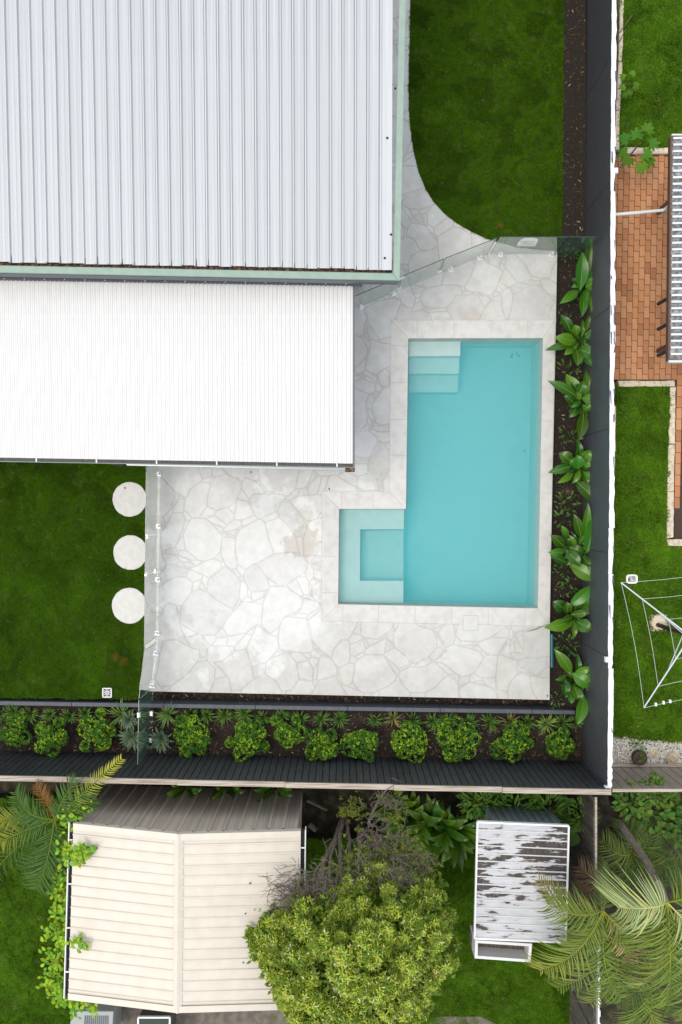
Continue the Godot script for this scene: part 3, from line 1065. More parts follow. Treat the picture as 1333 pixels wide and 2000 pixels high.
# ---------- fences ----------
func build_fences() -> void:
	# slim rendered panel wall between the yards, white capped
	var h := 1.66
	var xa := 5.215   # at z -11.5
	var xb := 5.075   # at z  5.3
	var x_at := func(z: float) -> float: return lerpf(5.185, 5.10, (z + 11.0) / 16.3)
	var wall := thing("panel_wall", "tall charcoal panel wall with torn white capping", "wall", Vector3(5.14, -0.6, -3))
	var joints := [-13.5, -10.9, -8.72, -6.33, -3.93, -1.60, 0.78, 2.78, 5.30]
	for i in joints.size() - 1:
		var z0: float = joints[i] + 0.006
		var z1: float = joints[i + 1] - 0.006
		var s := Shape.new()
		s.tint = g(rng.randf_range(0.92, 1.1))
		var x0: float = x_at.call(z0)
		var x1: float = x_at.call(z1)
		prism(s, PackedVector2Array([Vector2(x0, z0), Vector2(x0 + 0.075, z0), Vector2(x1 + 0.075, z1), Vector2(x1, z1)]), -0.6, h, 0.003)
		part(wall, "panel", s, M.wall_panel)
		s = Shape.new()
		prism(s, PackedVector2Array([Vector2(x1 + 0.012, z1 - 0.001), Vector2(x1 + 0.06, z1 - 0.001), Vector2(x1 + 0.06, z1 + 0.013), Vector2(x1 + 0.012, z1 + 0.013)]), -0.6, h - 0.02)
		part(wall, "joint", s, M.dark_gap)
	var z := -13.4
	while z < 5.2:
		var l := minf(rng.randf_range(0.7, 1.3), 5.28 - z)
		if l < 0.1:
			break
		var s := Shape.new()
		var poly := PackedVector2Array()
		var nn := 9
		var offl := rng.randf_range(-0.006, 0.006)
		for k in nn:
			var zz := z + l * k / (nn - 1) - (0.003 if k == nn - 1 else 0.0)
			poly.append(Vector2(float(x_at.call(zz)) - 0.006 + offl + rng.randf_range(-0.005, 0.005), zz))
		for k in nn:
			var zz := z + l * (nn - 1 - k) / (nn - 1) - (0.003 if k == 0 else 0.0)
			poly.append(Vector2(float(x_at.call(zz)) + 0.083 + offl * 2 + rng.randf_range(-0.008, 0.008) - (0.022 if rng.randf() < 0.22 else 0.0), zz))
		s.tint = g(rng.randf_range(0.95, 1.05))
		prism(s, poly, h + 0.003, h + 0.022 + rng.randf_range(0, 0.004), 0.002, true)
		part(wall, "capping", s, M.foam_cap)
		z += l
	for k in 26:   # torn edges of the film
		var zz := rng.randf_range(-11.0, 5.1)
		var x: float = x_at.call(zz)
		var s := Shape.new()
		var l := rng.randf_range(0.08, 0.3)
		var sd := x + 0.058 if rng.randf() < 0.75 else x + 0.0
		prism(s, PackedVector2Array([Vector2(sd, zz), Vector2(sd + rng.randf_range(0.012, 0.03), zz + 0.02), Vector2(sd + 0.026, zz + l), Vector2(sd + rng.randf_range(0.0, 0.015), zz + l * 0.8)]), h + 0.024, h + 0.030, 0, true)
		part(wall, "torn_film", s, M.torn_film)
	for q in [[1201, 334], [1188, 1288], [1187, 1540]]:
		var s := Shape.new()
		var c := at(q[0], q[1], h)
		box(s, Vector3(c.x - 0.055, h - 0.06, c.z - 0.05), Vector3(c.x + 0.055, h + 0.05, c.z + 0.05), 0.012)
		part(wall, "post_cap", s, M.foam_cap)
	# dark paling fence along the bottom of the yard
	var f := thing("paling_fence", "black paling fence with pale timber capping below the beds", "fence", Vector3(-0.5, -0.12, 5.15))
	var zl := func(x: float) -> float: return 5.045 + (x + 7.2) * 0.0182
	var ht := func(x: float) -> float: return 1.60 + (x + 7.2) * 0.0165
	var x := -9.2
	while x < 5.08:
		var s := Shape.new()
		s.tint = g(rng.randf_range(0.8, 1.25))
		var zz: float = zl.call(x + 0.06) + rng.randf_range(-0.003, 0.003)
		prism(s, PackedVector2Array([Vector2(x, zz), Vector2(x + 0.117, zz), Vector2(x + 0.117, zz + 0.02), Vector2(x, zz + 0.02)]), -0.5, float(ht.call(x)) - 0.004, 0.003)
		part(f, "board", s, M.dark_board)
		x += 0.134
	var sb := Shape.new()
	prism(sb, PackedVector2Array([Vector2(-9.2, float(zl.call(-9.2)) + 0.024), Vector2(5.08, float(zl.call(5.08)) + 0.024), Vector2(5.08, float(zl.call(5.08)) + 0.034), Vector2(-9.2, float(zl.call(-9.2)) + 0.034)]), -0.5, 1.5)
	part(f, "backing", sb, M.dark_gap)
	x = -9.3
	while x < 5.1:
		var l := minf(2.06, 5.12 - x)
		var s := Shape.new()
		s.tint = g(rng.randf_range(0.9, 1.08))
		var a := Vector2(x, zl.call(x))
		var b := Vector2(x + l - 0.004, zl.call(x + l))
		var ya: float = ht.call(x + l / 2)
		prism(s, PackedVector2Array([a + Vector2(0, -0.012), b + Vector2(0, -0.012), b + Vector2(0, 0.088), a + Vector2(0, 0.088)]), ya + 0.0, ya + 0.045, 0.004, true)
		part(f, "capping", s, M.pale_timber)
		x += l
	for gx in [110, 350, 583, 801, 985]:
		var s := Shape.new()
		var c := at(gx, 1535, 1.55)
		var zz: float = zl.call(c.x)
		box(s, Vector3(c.x - 0.045, -0.5, zz + 0.04), Vector3(c.x + 0.045, 1.5, zz + 0.135), 0.003)
		part(f, "post", s, M.pale_timber)
	# neighbour's brown fence, in line with it
	var nb := thing("brown_fence", "brown timber board fence beyond the pebble bed", "fence", Vector3(6.5, 0, 5.35))
	x = 5.24
	while x < 9.0:
		var s := Shape.new()
		s.tint = g(rng.randf_range(0.85, 1.12))
		prism(s, rect(x, 5.33, x + 0.185, 5.35 + rng.randf_range(0.0, 0.004)), -0.3, 1.53, 0.004)
		part(nb, "board", s, M.beige_board)
		x += 0.2
	var s5 := Shape.new()
	prism(s5, rect(5.2, 5.36, 9.0, 5.37), -0.3, 1.5)
	part(nb, "backing", s5, M.rail_wood)
	s5 = Shape.new()
	prism(s5, rect(5.22, 5.325, 9.0, 5.385), 1.534, 1.57, 0.004, true)
	part(nb, "capping", s5, M.pale_timber)
	s5 = Shape.new()
	prism(s5, rect(5.22, 5.27, 9.0, 5.32), -0.1, 0.12, 0.004)
	part(nb, "kickboard", s5, M.pale_timber)
	# retaining sleepers between lawn, paving and bed
	var ret := thing("retaining_edge", "low dark grey sleeper edge in front of the planted bed", "garden edge", Vector3(-0.5, -0.6, 4.1))
	var br := [-150, 140, 320, 499, 680, 860, 1040, 1124]
	for i in br.size() - 1:
		var s := Shape.new()
		s.tint = g(rng.randf_range(0.93, 1.07))
		var y_at := func(gx: float) -> float: return 1369.5 + gx * 0.0162
		var p := plan([[br[i] + 0.4, y_at.call(br[i])], [br[i + 1] - 0.4, y_at.call(br[i + 1])], [br[i + 1] - 0.4, y_at.call(br[i + 1]) + 7.8], [br[i] + 0.4, y_at.call(br[i]) + 7.8]], 0.06)
		prism(s, p, -0.6, 0.06, 0.006)
		part(ret, "sleeper", s, M.sleeper)

# ---------- neighbour to the east ----------
func build_east_yard() -> void:
	var pav := place("brick_paving")
	var s := Shape.new()
	prism(s, plan([[1190, 290], [1420, 290], [1420, 1056], [1318, 1056], [1318, 742], [1190, 742]]), -0.55, -0.01)
	part(pav, "joint_bed", s, M.brick_joint)
	var bl := 0.226
	var bw := 0.113
	var mesh_s := Shape.new()
	prism(mesh_s, rect(-bw / 2, -bl / 2, bw / 2, bl / 2), -0.03, 0.0, 0.004)
	var whole := mesh_s.mesh()
	var o := flat(1205.5, 303)
	var f2 := flat(1196, 742)
	var lean := (f2.x - o.x) / (f2.y - o.y)
	var count := 0
	for col in 13:
		for row in range(-1, 40):
			var z := o.y + (row + (0.5 if col % 2 else 0.0)) * (bl + 0.009) + 0.02
			var x := o.x + col * (bw + 0.008) + (z - o.y) * lean - 0.03
			var za := maxf(z - bl / 2, o.y)
			var zb := minf(z + bl / 2, flat(0, 741.5 if x < flat(1323, 742).x else 1052.0).y)
			if zb - za < 0.04 or x > flat(1345, 0).x:
				continue
			var b := piece(pav, "brick", whole, M["brick_%d" % [0, 1, 2, 0, 4, 1, 3, 2][rng.randi() % 8]], Vector3(x, rng.randf_range(-0.002, 0.002), (za + zb) / 2), rng.randf_range(-0.006, 0.006))
			b.scale.z = (zb - za) / bl
			count += 1
	# cream painted edging blocks
	var ed := place("path_edging")
	for q in [[[1218, 287.5], [1316, 289], [1316, 300.5], [1219, 299.5]], [[1212, -60], [1220, -60], [1216, 120], [1208, 120]], [[1208, 121], [1216, 121], [1212, 215], [1203, 215]], [[1203, 216], [1211, 216], [1210, 292], [1201, 292]],
			[[1207, 743], [1318, 743.5], [1319, 755], [1209, 755]], [[1309, 756], [1320.5, 756], [1319.5, 790], [1309, 790]], [[1309, 791], [1320, 791], [1318.5, 866], [1306, 866]], [[1306, 867.5], [1318.5, 867.5], [1317, 960], [1304, 960]], [[1304, 961], [1317, 961], [1316, 1050], [1302, 1052]], [[1303, 1053], [1420, 1053], [1420, 1066], [1305, 1066]],
			[[1195, 793], [1203, 793], [1203, 882], [1194, 882]], [[1194, 884], [1202, 884], [1199, 973], [1192.5, 973]], [[1192.5, 975], [1199, 975], [1199, 1089], [1191, 1089]]]:
		s = Shape.new()
		var pl := plan(q, 0.05)
		var rough_ := PackedVector2Array()
		for i in pl.size():
			var a := pl[i]
			var b := pl[(i + 1) % pl.size()]
			var m := maxi(1, int(a.distance_to(b) / 0.12))
			for k in m:
				rough_.append(a.lerp(b, float(k) / m) + Vector2(rng.randf_range(-1, 1), rng.randf_range(-1, 1)) * 0.008)
		s.tint = g(rng.randf_range(0.9, 1.08))
		prism(s, rough_, -0.3, 0.06 + rng.randf_range(-0.006, 0.006), 0.012)
		part(ed, "edging_block", s, M.cream)
	# verandah roof at the frame's edge
	var h := 2.35
	var vr := thing("verandah_roof", "weathered black and white metal roof over the brick paving", "roof", at(1345, 480, 0) )
	var a0 := at(1311.5, 268, h)
	var a1 := at(1306.5, 702, h)
	var n := 34
	for i in n:
		var t0 := float(i) / n
		var t1 := float(i + 1) / n
		s = Shape.new()
		s.tint = g(rng.randf_range(0.7, 1.15))
		var p0 := a0.lerp(a1, t0)
		var p1 := a0.lerp(a1, t1)
		var wd := p1.z - p0.z
		var prof := [[0.0, 0.0], [0.12, 0.022], [0.30, 0.022], [0.42, 0.0], [0.995, 0.0]]
		for k in prof.size() - 1:
			var u0: float = prof[k][0]
			var u1: float = prof[k + 1][0]
			s.quad(Vector3(p0.x + 0.02, h + prof[k][1], p0.z + wd * u0), Vector3(p0.x + 0.02, h + prof[k + 1][1], p0.z + wd * u1), Vector3(p0.x + 3.0, h + 0.2 + prof[k + 1][1], p0.z + wd * u1), Vector3(p0.x + 3.0, h + 0.2 + prof[k][1], p0.z + wd * u0))
		part(vr, "roof_sheet", s, M.weathered_roof)
		s = Shape.new()
		var rz := p0.z + wd * 0.21
		var bare := rng.randf_range(0.1, 0.5)
		s.quad(Vector3(p0.x + 0.03, h + 0.025, rz - 0.02), Vector3(p0.x + 0.03, h + 0.025, rz + 0.02), Vector3(p0.x + 3.0, h + 0.223, rz + 0.022), Vector3(p0.x + 3.0, h + 0.223, rz - 0.022))
		part(vr, "rib", s, M.galvanised if i % 3 else M.pipe_grey)
	s = Shape.new()
	prism(s, span(Vector2(a0.x, a0.z - 0.02), Vector2(a1.x, a1.z + 0.02), 0.035, 0.0), h - 0.11, h + 0.01, 0.004, true)
	part(vr, "gutter", s, M.brown_gutter)
	s = Shape.new()
	box(s, Vector3(a0.x - 0.0, h - 0.1, a0.z - 0.05), Vector3(a0.x + 3.0, h + 0.03, a0.z - 0.02))
	part(vr, "barge", s, M.galvanised)
	s = Shape.new()
	box(s, Vector3(a1.x - 0.01, h - 0.1, a1.z + 0.02), Vector3(a1.x + 3.0, h + 0.03, a1.z + 0.06))
	part(vr, "barge", s, M.galvanised)
	for gy in [576, 627, 680]:
		s = Shape.new()
		var c := at(1311, gy, h - 0.1)
		tube(s, [c + Vector3(0.05, 0.0, 0), c + Vector3(-0.06, -0.5, 0.05)], [0.03, 0.035], 6)
		part(vr, "bracket", s, M.dark_gap)
	for gy in [330, 640]:
		s = Shape.new()
		var c := at(1340, gy, h)
		box(s, Vector3(c.x + 0.3, -0.02, c.z - 0.04), Vector3(c.x + 0.38, h + 0.02, c.z + 0.04))
		part(vr, "post", s, M.brown_gutter)
	# downpipe from the roof to the wall
	s = Shape.new()
	tube(s, [at(1201, 419, 1.5), at(1250, 415, 1.55), at(1296, 410.5, 1.6), at(1304, 405, 1.75), at(1313, 396, 2.2)], [0.032, 0.032, 0.032, 0.034, 0.034], 10)
	single("downpipe", s, M.pipe_grey, "pale grey pipe crossing above the brick paving", "pipe")
	# rotary clothesline
	var top := 1.75
	var hub := at(1349, 1243, top)
	var cl := thing("clothesline", "rotary clothesline with galvanised arms on a brown post", "clothesline", Vector3(hub.x, 0, hub.z))
	s = Shape.new()
	tube(s, [Vector3(hub.x, -0.02, hub.z), Vector3(hub.x, 0.75, hub.z)], [0.045, 0.045], 12)
	tube(s, [Vector3(hub.x, 0.75, hub.z), Vector3(hub.x, top - 0.05, hub.z)], [0.03, 0.03], 12)
	tube(s, [Vector3(hub.x, 0.70, hub.z), Vector3(hub.x, 0.85, hub.z)], [0.06, 0.06], 12)
	part(cl, "post", s, M.iron_brown)
	var tips := [at(1210, 1137, top), at(1254.5, 1380, top)]
	var arms := [tips[0], tips[1], hub * 2 - tips[0], hub * 2 - tips[1]]
	for i in 4:
		s = Shape.new()
		var e: Vector3 = arms[i] + Vector3.UP * (0.10 if i >= 0 else 0.0)
		tube(s, [hub, e], [0.018, 0.014], 8)
		tube(s, [Vector3(hub.x, top - 0.35, hub.z), hub.lerp(e, 0.5)], [0.012, 0.012], 6)
		part(cl, "arm", s, M.galvanised)
	for f in [1.0, 0.70, 0.32]:
		for i in 4:
			var e0: Vector3 = hub.lerp(arms[i] + Vector3.UP * 0.1, f) + Vector3.UP * 0.015
			var e1: Vector3 = hub.lerp(arms[(i + 1) % 4] + Vector3.UP * 0.1, f) + Vector3.UP * 0.015
			s = Shape.new()
			var pts := curve(e0, e1, -0.05, 6)
			for k in 7:
				pts[k] += (hub - pts[k]) * 0.05 * sin(PI * k / 6.0)
			tube(s, pts, [0.0032, 0.0032, 0.0032, 0.0032, 0.0032, 0.0032, 0.0032], 4)
			part(cl, "line", s, M.cord)
	for q in [[1281, 1375.5, 0], [1296, 1372, 1], [1309, 1369.5, 1]]:
		s = Shape.new()
		var c := at(q[0], q[1], top + 0.07)
		box(s, c + Vector3(-0.018, -0.02, -0.03), c + Vector3(0.018, 0.025, 0.03))
		s.tint = Color(0.3, 0.75, 0.9) if q[2] == 0 else Color.WHITE
		single("clothes_peg", s, M.white_paint, ["blue clothes peg clipped on the clothesline", "white clothes peg clipped on the clothesline"][q[2]], "clothes peg", "" if q[2] == 0 else "white pegs on the line")
	# peg basket by the arm tip
	var bc := at(1235, 1131, 1.72)
	var pb := thing("peg_basket", "small white peg basket hanging at the clothesline arm tip", "basket", bc)
	s = Shape.new()
	var outer := PackedVector2Array()
	var inner := PackedVector2Array()
	for k in 20:
		var an := TAU * k / 20
		var r := pow(pow(absf(cos(an)), 5) + pow(absf(sin(an)), 5), -0.2)
		outer.append(Vector2(cos(an), sin(an) * 0.8) * r * 0.107)
		inner.append(Vector2(cos(an), sin(an) * 0.8) * r * 0.078)
	for k in 20:
		var j := (k + 1) % 20
		var a := Vector3(outer[k].x, 0.0, outer[k].y) + bc
		var b := Vector3(outer[j].x, 0.0, outer[j].y) + bc
		var c := Vector3(inner[j].x, 0.004, inner[j].y) + bc
		var d := Vector3(inner[k].x, 0.004, inner[k].y) + bc
		s.quad(a, d, c, b)
		s.quad(a, b, b + Vector3.DOWN * 0.09 + (bc - b) * 0.15, a + Vector3.DOWN * 0.09 + (bc - a) * 0.15)
		s.quad(d, d + Vector3.DOWN * 0.085, c + Vector3.DOWN * 0.085, c)
	part(pb, "rim", s, M.white_paint)
	s = Shape.new()
	var ip := PackedVector2Array()
	for q in inner:
		ip.append(q + Vector2(bc.x, bc.z))
	cap(s, ip, bc.y - 0.075, true)
	part(pb, "base", s, M.unit_grey)
	for k in 7:
		s = Shape.new()
		var c := bc + Vector3(rng.randf_range(-0.05, 0.05), -0.065, rng.randf_range(-0.035, 0.035))
		var dd := Vector3(cos(k * 1.3), 0.2, sin(k * 1.3)) * 0.04
		tube(s, [c - dd, c + dd], [0.008, 0.008], 5)
		part(pb, "peg", s, [M.white_paint, M.dark_gap, M.unit_grey][k % 3])
	# footing of the clothesline
	s = Shape.new()
	var ft := PackedVector2Array()
	for q in [[1268, 1200], [1285, 1198], [1305, 1199], [1307, 1215], [1305, 1232], [1290, 1235], [1270, 1233], [1268, 1218]]:
		ft.append(flat(q[0] + rng.randf_range(-1, 1), q[1] + rng.randf_range(-1, 1), 0.03))
	prism(s, ft, -0.3, 0.035, 0.01)
	single("footing", s, M.cream, "square cream concrete footing in the grass under the clothesline", "footing")
	# pebbles and rocks along the back fence
	s = Shape.new()
	prism(s, plan([[1188, 1432], [1420, 1436], [1420, 1500], [1186, 1496]]), -0.5, -0.005)
	setting("pebble_bed", s, M.soil)
	var pm := Shape.new()
	for k in 6:
		var a := Vector3(cos(k * TAU / 6), 0, sin(k * TAU / 6) * 0.75)
		var b := Vector3(cos((k + 1) * TAU / 6), 0, sin((k + 1) * TAU / 6) * 0.75)
		pm.tris(a, Vector3(0.1, 0.6, 0), b, a.normalized() + Vector3.UP * 0.4, Vector3.UP, b.normalized() + Vector3.UP * 0.4)
	var w := []
	var tn := []
	for k in 5200:
		var q := at(rng.randf_range(1186, 1345), 1432 + 66 * rng.randf(), 0)
		var edge := 1432 + 8 * sin(q.x * 3.0) + 5 * sin(q.x * 7.3)
		if q.z < at(0, edge).z and rng.randf() < 0.9:
			continue
		var r := rng.randf_range(0.009, 0.026)
		w.append(Transform3D(Basis(Vector3.UP, rng.randf() * TAU).scaled(Vector3(r, r, r)), Vector3(q.x, -0.006 + rng.randf() * 0.012, q.z)))
		var f := rng.randf_range(0.3, 0.75)
		tn.append(Color(f, f * 0.95, f * 0.86))
	scatter("pebbles", pm.mesh(), M.pebble, w, tn, "pale pebbles along the foot of the brown fence", "pebbles")
	for q in [[1313, 1481, 0.15, "cream rough rock on the pebbles by the brown fence"], [1277, 1473, 0.13, "flat brownish stone slab beside the dark pot"]]:
		s = Shape.new()
		var c := at(q[0], q[1], 0.0)
		boulder(s, c, q[2], 0.8 if q[2] > 0.14 else 0.35)
		s.tint = g(1.0)
		single("rock", s, M.rock, q[3], "rock")
	var pc := at(1245, 1476, 0.0)
	var pot := thing("pot_plant", "small dark pot with yellowing leaves on the pebbles", "pot plant", pc)
	s = Shape.new()
	tube(s, [pc, pc + Vector3.UP * 0.12, pc + Vector3.UP * 0.2], [0.12, 0.16, 0.15], 16)
	part(pot, "pot", s, M.dark_pot)
	s = Shape.new()
	for k in 12:
		s.tint = shade(Color(0.10, 0.13, 0.025), 0.4, 0.3)
		var an := rng.randf() * TAU
		var d := Vector3(cos(an), 0, sin(an)) * rng.randf_range(0.05, 0.14)
		leaf(s, curve(pc + Vector3.UP * 0.2, pc + d + Vector3.UP * 0.24, 0.04, 4), 0.03, 0.2)
	part(pot, "foliage", s, M.leaf)
	leafy_weed("seedling", "bright green leafy seedling behind the dark pot", at(1240, 1450, 0), 0.16, 26, Color(0.05, 0.16, 0.02), "")
	# papaya-like plant by the wall
	for q in [[1216, 322, 1.1, 0.30, 9, "large papaya-like plant with lobed leaves by the brick paving"], [1212, 190, 0.6, 0.17, 7, "small vine with lobed leaves on the wall's cream edging"]]:
		var c := at(q[0], q[1], 0)
		var t := thing("lobed_plant", q[5], "plant", c)
		s = Shape.new()
		tube(s, [c, c + Vector3(0.0, q[2], 0)], [0.02, 0.012], 6)
		part(t, "stem", s, M.bark)
		for k in q[4]:
			s = Shape.new()
			s.tint = shade(Color(0.075, 0.18, 0.014), 0.3, 0.2)
			var an: float = k * 2.4 + 0.4
			var r: float = q[3]
			var ctr := c + Vector3(cos(an) * r * rng.randf_range(0.4, 1.0), float(q[2]) * rng.randf_range(0.8, 1.05), sin(an) * r * rng.randf_range(0.5, 1.3))
			for m in 7:
				var bn := an + (m - 3) * 0.62
				var ll: float = r * (0.75 - absf(m - 3) * 0.09)
				leaf(s, curve(ctr, ctr + Vector3(cos(bn) * ll, -0.05, sin(bn) * ll), 0.02, 4), ll * 0.42, 0.1)
			part(t, "leaf", s, M.leaf)
	# dry sticks leaning on the edging
	for q in [[1206, 70, 1236, 28], [1206, 90, 1222, 58]]:
		s = Shape.new()
		tube(s, [at(q[0], q[1], 0.02), at(q[2], q[3], 0.25)], [0.012, 0.008], 5)
		single("dry_stick", s, M.bark, "dry brown stick leaning over the cream edging by the wall", "stick", "dry sticks by the wall")

func boulder(s: Shape, c: Vector3, r: float, flatness: float) -> void:
	var f := FastNoiseLite.new()
	f.seed = int(c.x * 100)
	f.frequency = 1.2
	var rows := []
	for i in 6:
		var ph := PI * 0.5 * i / 5.0
		var row := []
		for k in 14:
			var an := TAU * k / 14
			var d := Vector3(cos(an) * cos(ph), sin(ph), sin(an) * cos(ph))
			var rr := r * (1.0 + 0.45 * f.get_noise_3dv(d * 1.5))
			row.append(c + Vector3(d.x * rr, d.y * rr * flatness - 0.02, d.z * rr))
		rows.append(row)
	for i in 5:
		for k in 14:
			var j := (k + 1) % 14
			s.quad(rows[i][k], rows[i + 1][k], rows[i + 1][j], rows[i][j])

func leafy_weed(called: String, label: String, c: Vector3, r: float, n: int, col: Color, group: String, h := 0.22, lw := 0.45) -> void:
	var t := thing(called, label, "plant", c, group)
	var s := Shape.new()
	var st := Shape.new()
	for k in n:
		s.tint = shade(col, 0.4, 0.25)
		var an := rng.randf() * TAU
		var rr := r * sqrt(rng.randf())
		var e := c + Vector3(cos(an) * rr, h * rng.randf_range(0.4, 1.1), sin(an) * rr)
		var l := r * rng.randf_range(0.25, 0.5)
		var d := Vector3(cos(an + rng.randf_range(-0.8, 0.8)), rng.randf_range(-0.2, 0.2), sin(an + rng.randf_range(-0.8, 0.8))) * l
		leaf(s, curve(e, e + d, l * 0.1, 4), l * lw, 0.25)
		st.tint = col * 0.8
		if k % 3 == 0:
			tube(st, [c, c.lerp(e, 0.5) + Vector3.UP * 0.03, e], [0.004, 0.004, 0.003], 4)
	part(t, "foliage", s, M.leaf)
	part(t, "stem", st, M.leaf)

# ---------- neighbours to the south ----------
func rib_sheet(s: Shape, a: Vector3, b: Vector3, along: Vector3, rib: float, rw: float) -> void:
	# a strip from a to b (its width), swept along `along`, with one trapezoid rib at a
	var w := b - a
	var up := w.cross(along).normalized()
	if up.y < 0:
		up = -up
	var l := w.length()
	var d := w / l
	var prof := [[0.0, 0.0], [rw * 0.3, rib], [rw * 0.7, rib], [rw, 0.0], [l * 0.985, 0.0]]
	for k in prof.size() - 1:
		var p: Vector3 = a + d * prof[k][0] + up * prof[k][1]
		var q: Vector3 = a + d * prof[k + 1][0] + up * prof[k + 1][1]
		var nn := (q - p).cross(along)
		if nn.dot(up) > 0:
			s.quad(p, q, q + along, p + along)
		else:
			s.quad(p, p + along, q + along, q)

func build_south_yard() -> void:
	var g0 := -0.25
	# beige shed
	var he := 2.12
	var hr := 2.52
	var tl := at(144, 1607, he)
	var tr := at(588, 1622, he + 0.08)
	var rt := at(350, 1628, hr)
	var bl := at(134, 1951, he)
	var brr := at(584, 1970, he + 0.08)
	var rb := at(347, 1977, hr)
	var shed := thing("beige_shed", "large cream garage shed with gabled metal roof", "shed", at(360, 1800, g0))
	var n := 17
	for i in n:
		var t0 := float(i) / n
		var t1 := float(i + 1) / n
		for side in 2:
			var e0: Vector3 = [tl, tr][side]
			var e1: Vector3 = [bl, brr][side]
			var s := Shape.new()
			s.tint = g(rng.randf_range(0.975, 1.02))
			var a := e0.lerp(e1, t0)
			var b := e0.lerp(e1, t1)
			var r0 := rt.lerp(rb, t0)
			rib_sheet(s, a, b, r0 - a, 0.019, 0.045)
			part(shed, "roof_sheet", s, M.shed_beige)
	var s := Shape.new()
	var rdir := (rb - rt).normalized()
	for sd in [[-0.085, -0.035], [0.085, -0.035]]:
		var off := Vector3(sd[0], sd[1] + 0.035, 0)
		if sd[0] < 0:
			s.quad(rt + off, rb + off, rb + Vector3.UP * 0.05, rt + Vector3.UP * 0.05)
		else:
			s.quad(rt + Vector3.UP * 0.05, rb + Vector3.UP * 0.05, rb + off, rt + off)
	part(shed, "ridge_cap", s, M.shed_beige)
	for e in [[tl, rt], [rt, tr], [bl, rb], [rb, brr]]:   # barge flashings
		s = Shape.new()
		var a: Vector3 = e[0]
		var b: Vector3 = e[1]
		var back: bool = e[0] == bl or e[0] == rb
		var zz := Vector3(0, 0, 0.12 if not back else -0.12)
		var up := Vector3.UP * 0.030
		if back:
			s.quad(a + zz + up, a + up, b + up, b + zz + up)
		else:
			s.quad(a + up, a + zz + up, b + zz + up, b + up)
		s.quad(a + up, b + up, b + Vector3.DOWN * 0.1, a + Vector3.DOWN * 0.1)
		part(shed, "barge", s, M.shed_beige)
	for e in [[tl, bl, -1.0], [tr, brr, 1.0]]:
		s = Shape.new()
		var a: Vector3 = e[0]
		var b: Vector3 = e[1]
		var k: float = e[2]
		var qa := [Vector3(a.x, a.y - 0.07, a.z), Vector3(a.x + k * 0.075, a.y - 0.07, a.z), Vector3(b.x + k * 0.075, b.y - 0.07, b.z), Vector3(b.x, b.y - 0.07, b.z)]
		if k > 0:
			s.quad(qa[0], qa[3], qa[2], qa[1])
		else:
			s.quad(qa[0], qa[1], qa[2], qa[3])
		var gt := part(shed, "gutter", s, M.dark_gap)
		s = Shape.new()
		prism(s, PackedVector2Array([Vector2(a.x + k * 0.075, a.z), Vector2(a.x + k * 0.095, a.z), Vector2(b.x + k * 0.095, b.z), Vector2(b.x + k * 0.075, b.z)]), he - 0.14, a.y - 0.005, 0.003, true)
		part(gt, "lip", s, M.white_paint)
		for j in 4:
			var c := a.lerp(b, (j + 0.4) / 4.0)
			s = Shape.new()
			box(s, Vector3(minf(c.x, c.x + k * 0.08), a.y - 0.03, c.z - 0.012), Vector3(maxf(c.x, c.x + k * 0.08), a.y - 0.02, c.z + 0.012))
			part(gt, "strap", s, M.white_paint)
	# back wall of ribbed sheets, set just under the barge
	var wl := Vector3(tl.x + 0.08, 0, tl.z + 0.03)
	var wr := Vector3(tr.x - 0.08, 0, tr.z + 0.03)
	var nw := 15
	for i in nw:
		var a := wl.lerp(wr, float(i) / nw)
		var b := wl.lerp(wr, float(i + 1) / nw)
		s = Shape.new()
		s.tint = g(rng.randf_range(0.93, 1.06))
		var fx := clampf((a.x - tl.x) / (rt.x - tl.x), 0, 1) if a.x < rt.x else clampf((tr.x - a.x) / (tr.x - rt.x), 0, 1)
		var hh := he + (hr - he) * fx - 0.04
		var w := (b - a).length()
		var d := (b - a) / w
		var out := Vector3(d.z, 0, -d.x)
		var prof := [[0.0, 0.0], [0.006, 0.05], [0.034, 0.05], [0.040, 0.0], [w, 0.0]]
		for k in 4:
			var p: Vector3 = a + d * prof[k][0] + out * prof[k][1]
			var q: Vector3 = a + d * prof[k + 1][0] + out * prof[k + 1][1]
			s.quad(Vector3(q.x, g0, q.z), Vector3(p.x, g0, p.z), Vector3(p.x, hh, p.z), Vector3(q.x, hh, q.z))
		part(shed, "wall_sheet", s, M.shed_wall)
	s = Shape.new()
	prism(s, PackedVector2Array([Vector2(wl.x, wl.z + 0.02), Vector2(wr.x, wr.z + 0.02), Vector2(brr.x - 0.1, brr.z - 0.1), Vector2(bl.x + 0.1, bl.z - 0.1)]), g0, he - 0.15, 0, true)
	part(shed, "wall", s, M.shed_wall)
	for q in [[492, 1723], [480, 1781], [463, 1808], [455, 1863], [478, 1878], [278, 1816], [497, 1776], [463, 1780]]:
		s = Shape.new()
		var c := at(q[0], q[1], 2.32)
		s.tint = shade(Color(0.05, 0.035, 0.02), 0.4, 0.2)
		c.y = 2.36
		leaf(s, curve(c, c + Vector3(rng.randf_range(-0.05, 0.05), 0, rng.randf_range(-0.05, 0.05)), 0.01, 3), 0.025, 0.1)
		single("fallen_leaf", s, M.leaf, "dry brown leaf lying on the cream shed roof", "leaf", "dry leaves on the cream shed roof")
	# small white peeling shed
	var h2 := 1.85
	var q0 := at(933, 1605, h2)
	var q1 := at(1111, 1613, h2)
	var q2 := at(1105, 1840, h2)
	var q3 := at(927, 1832, h2)
	var ws := thing("white_shed", "small garden shed with peeling white metal roof", "shed", at(1020, 1720, g0))
	var nr := 15
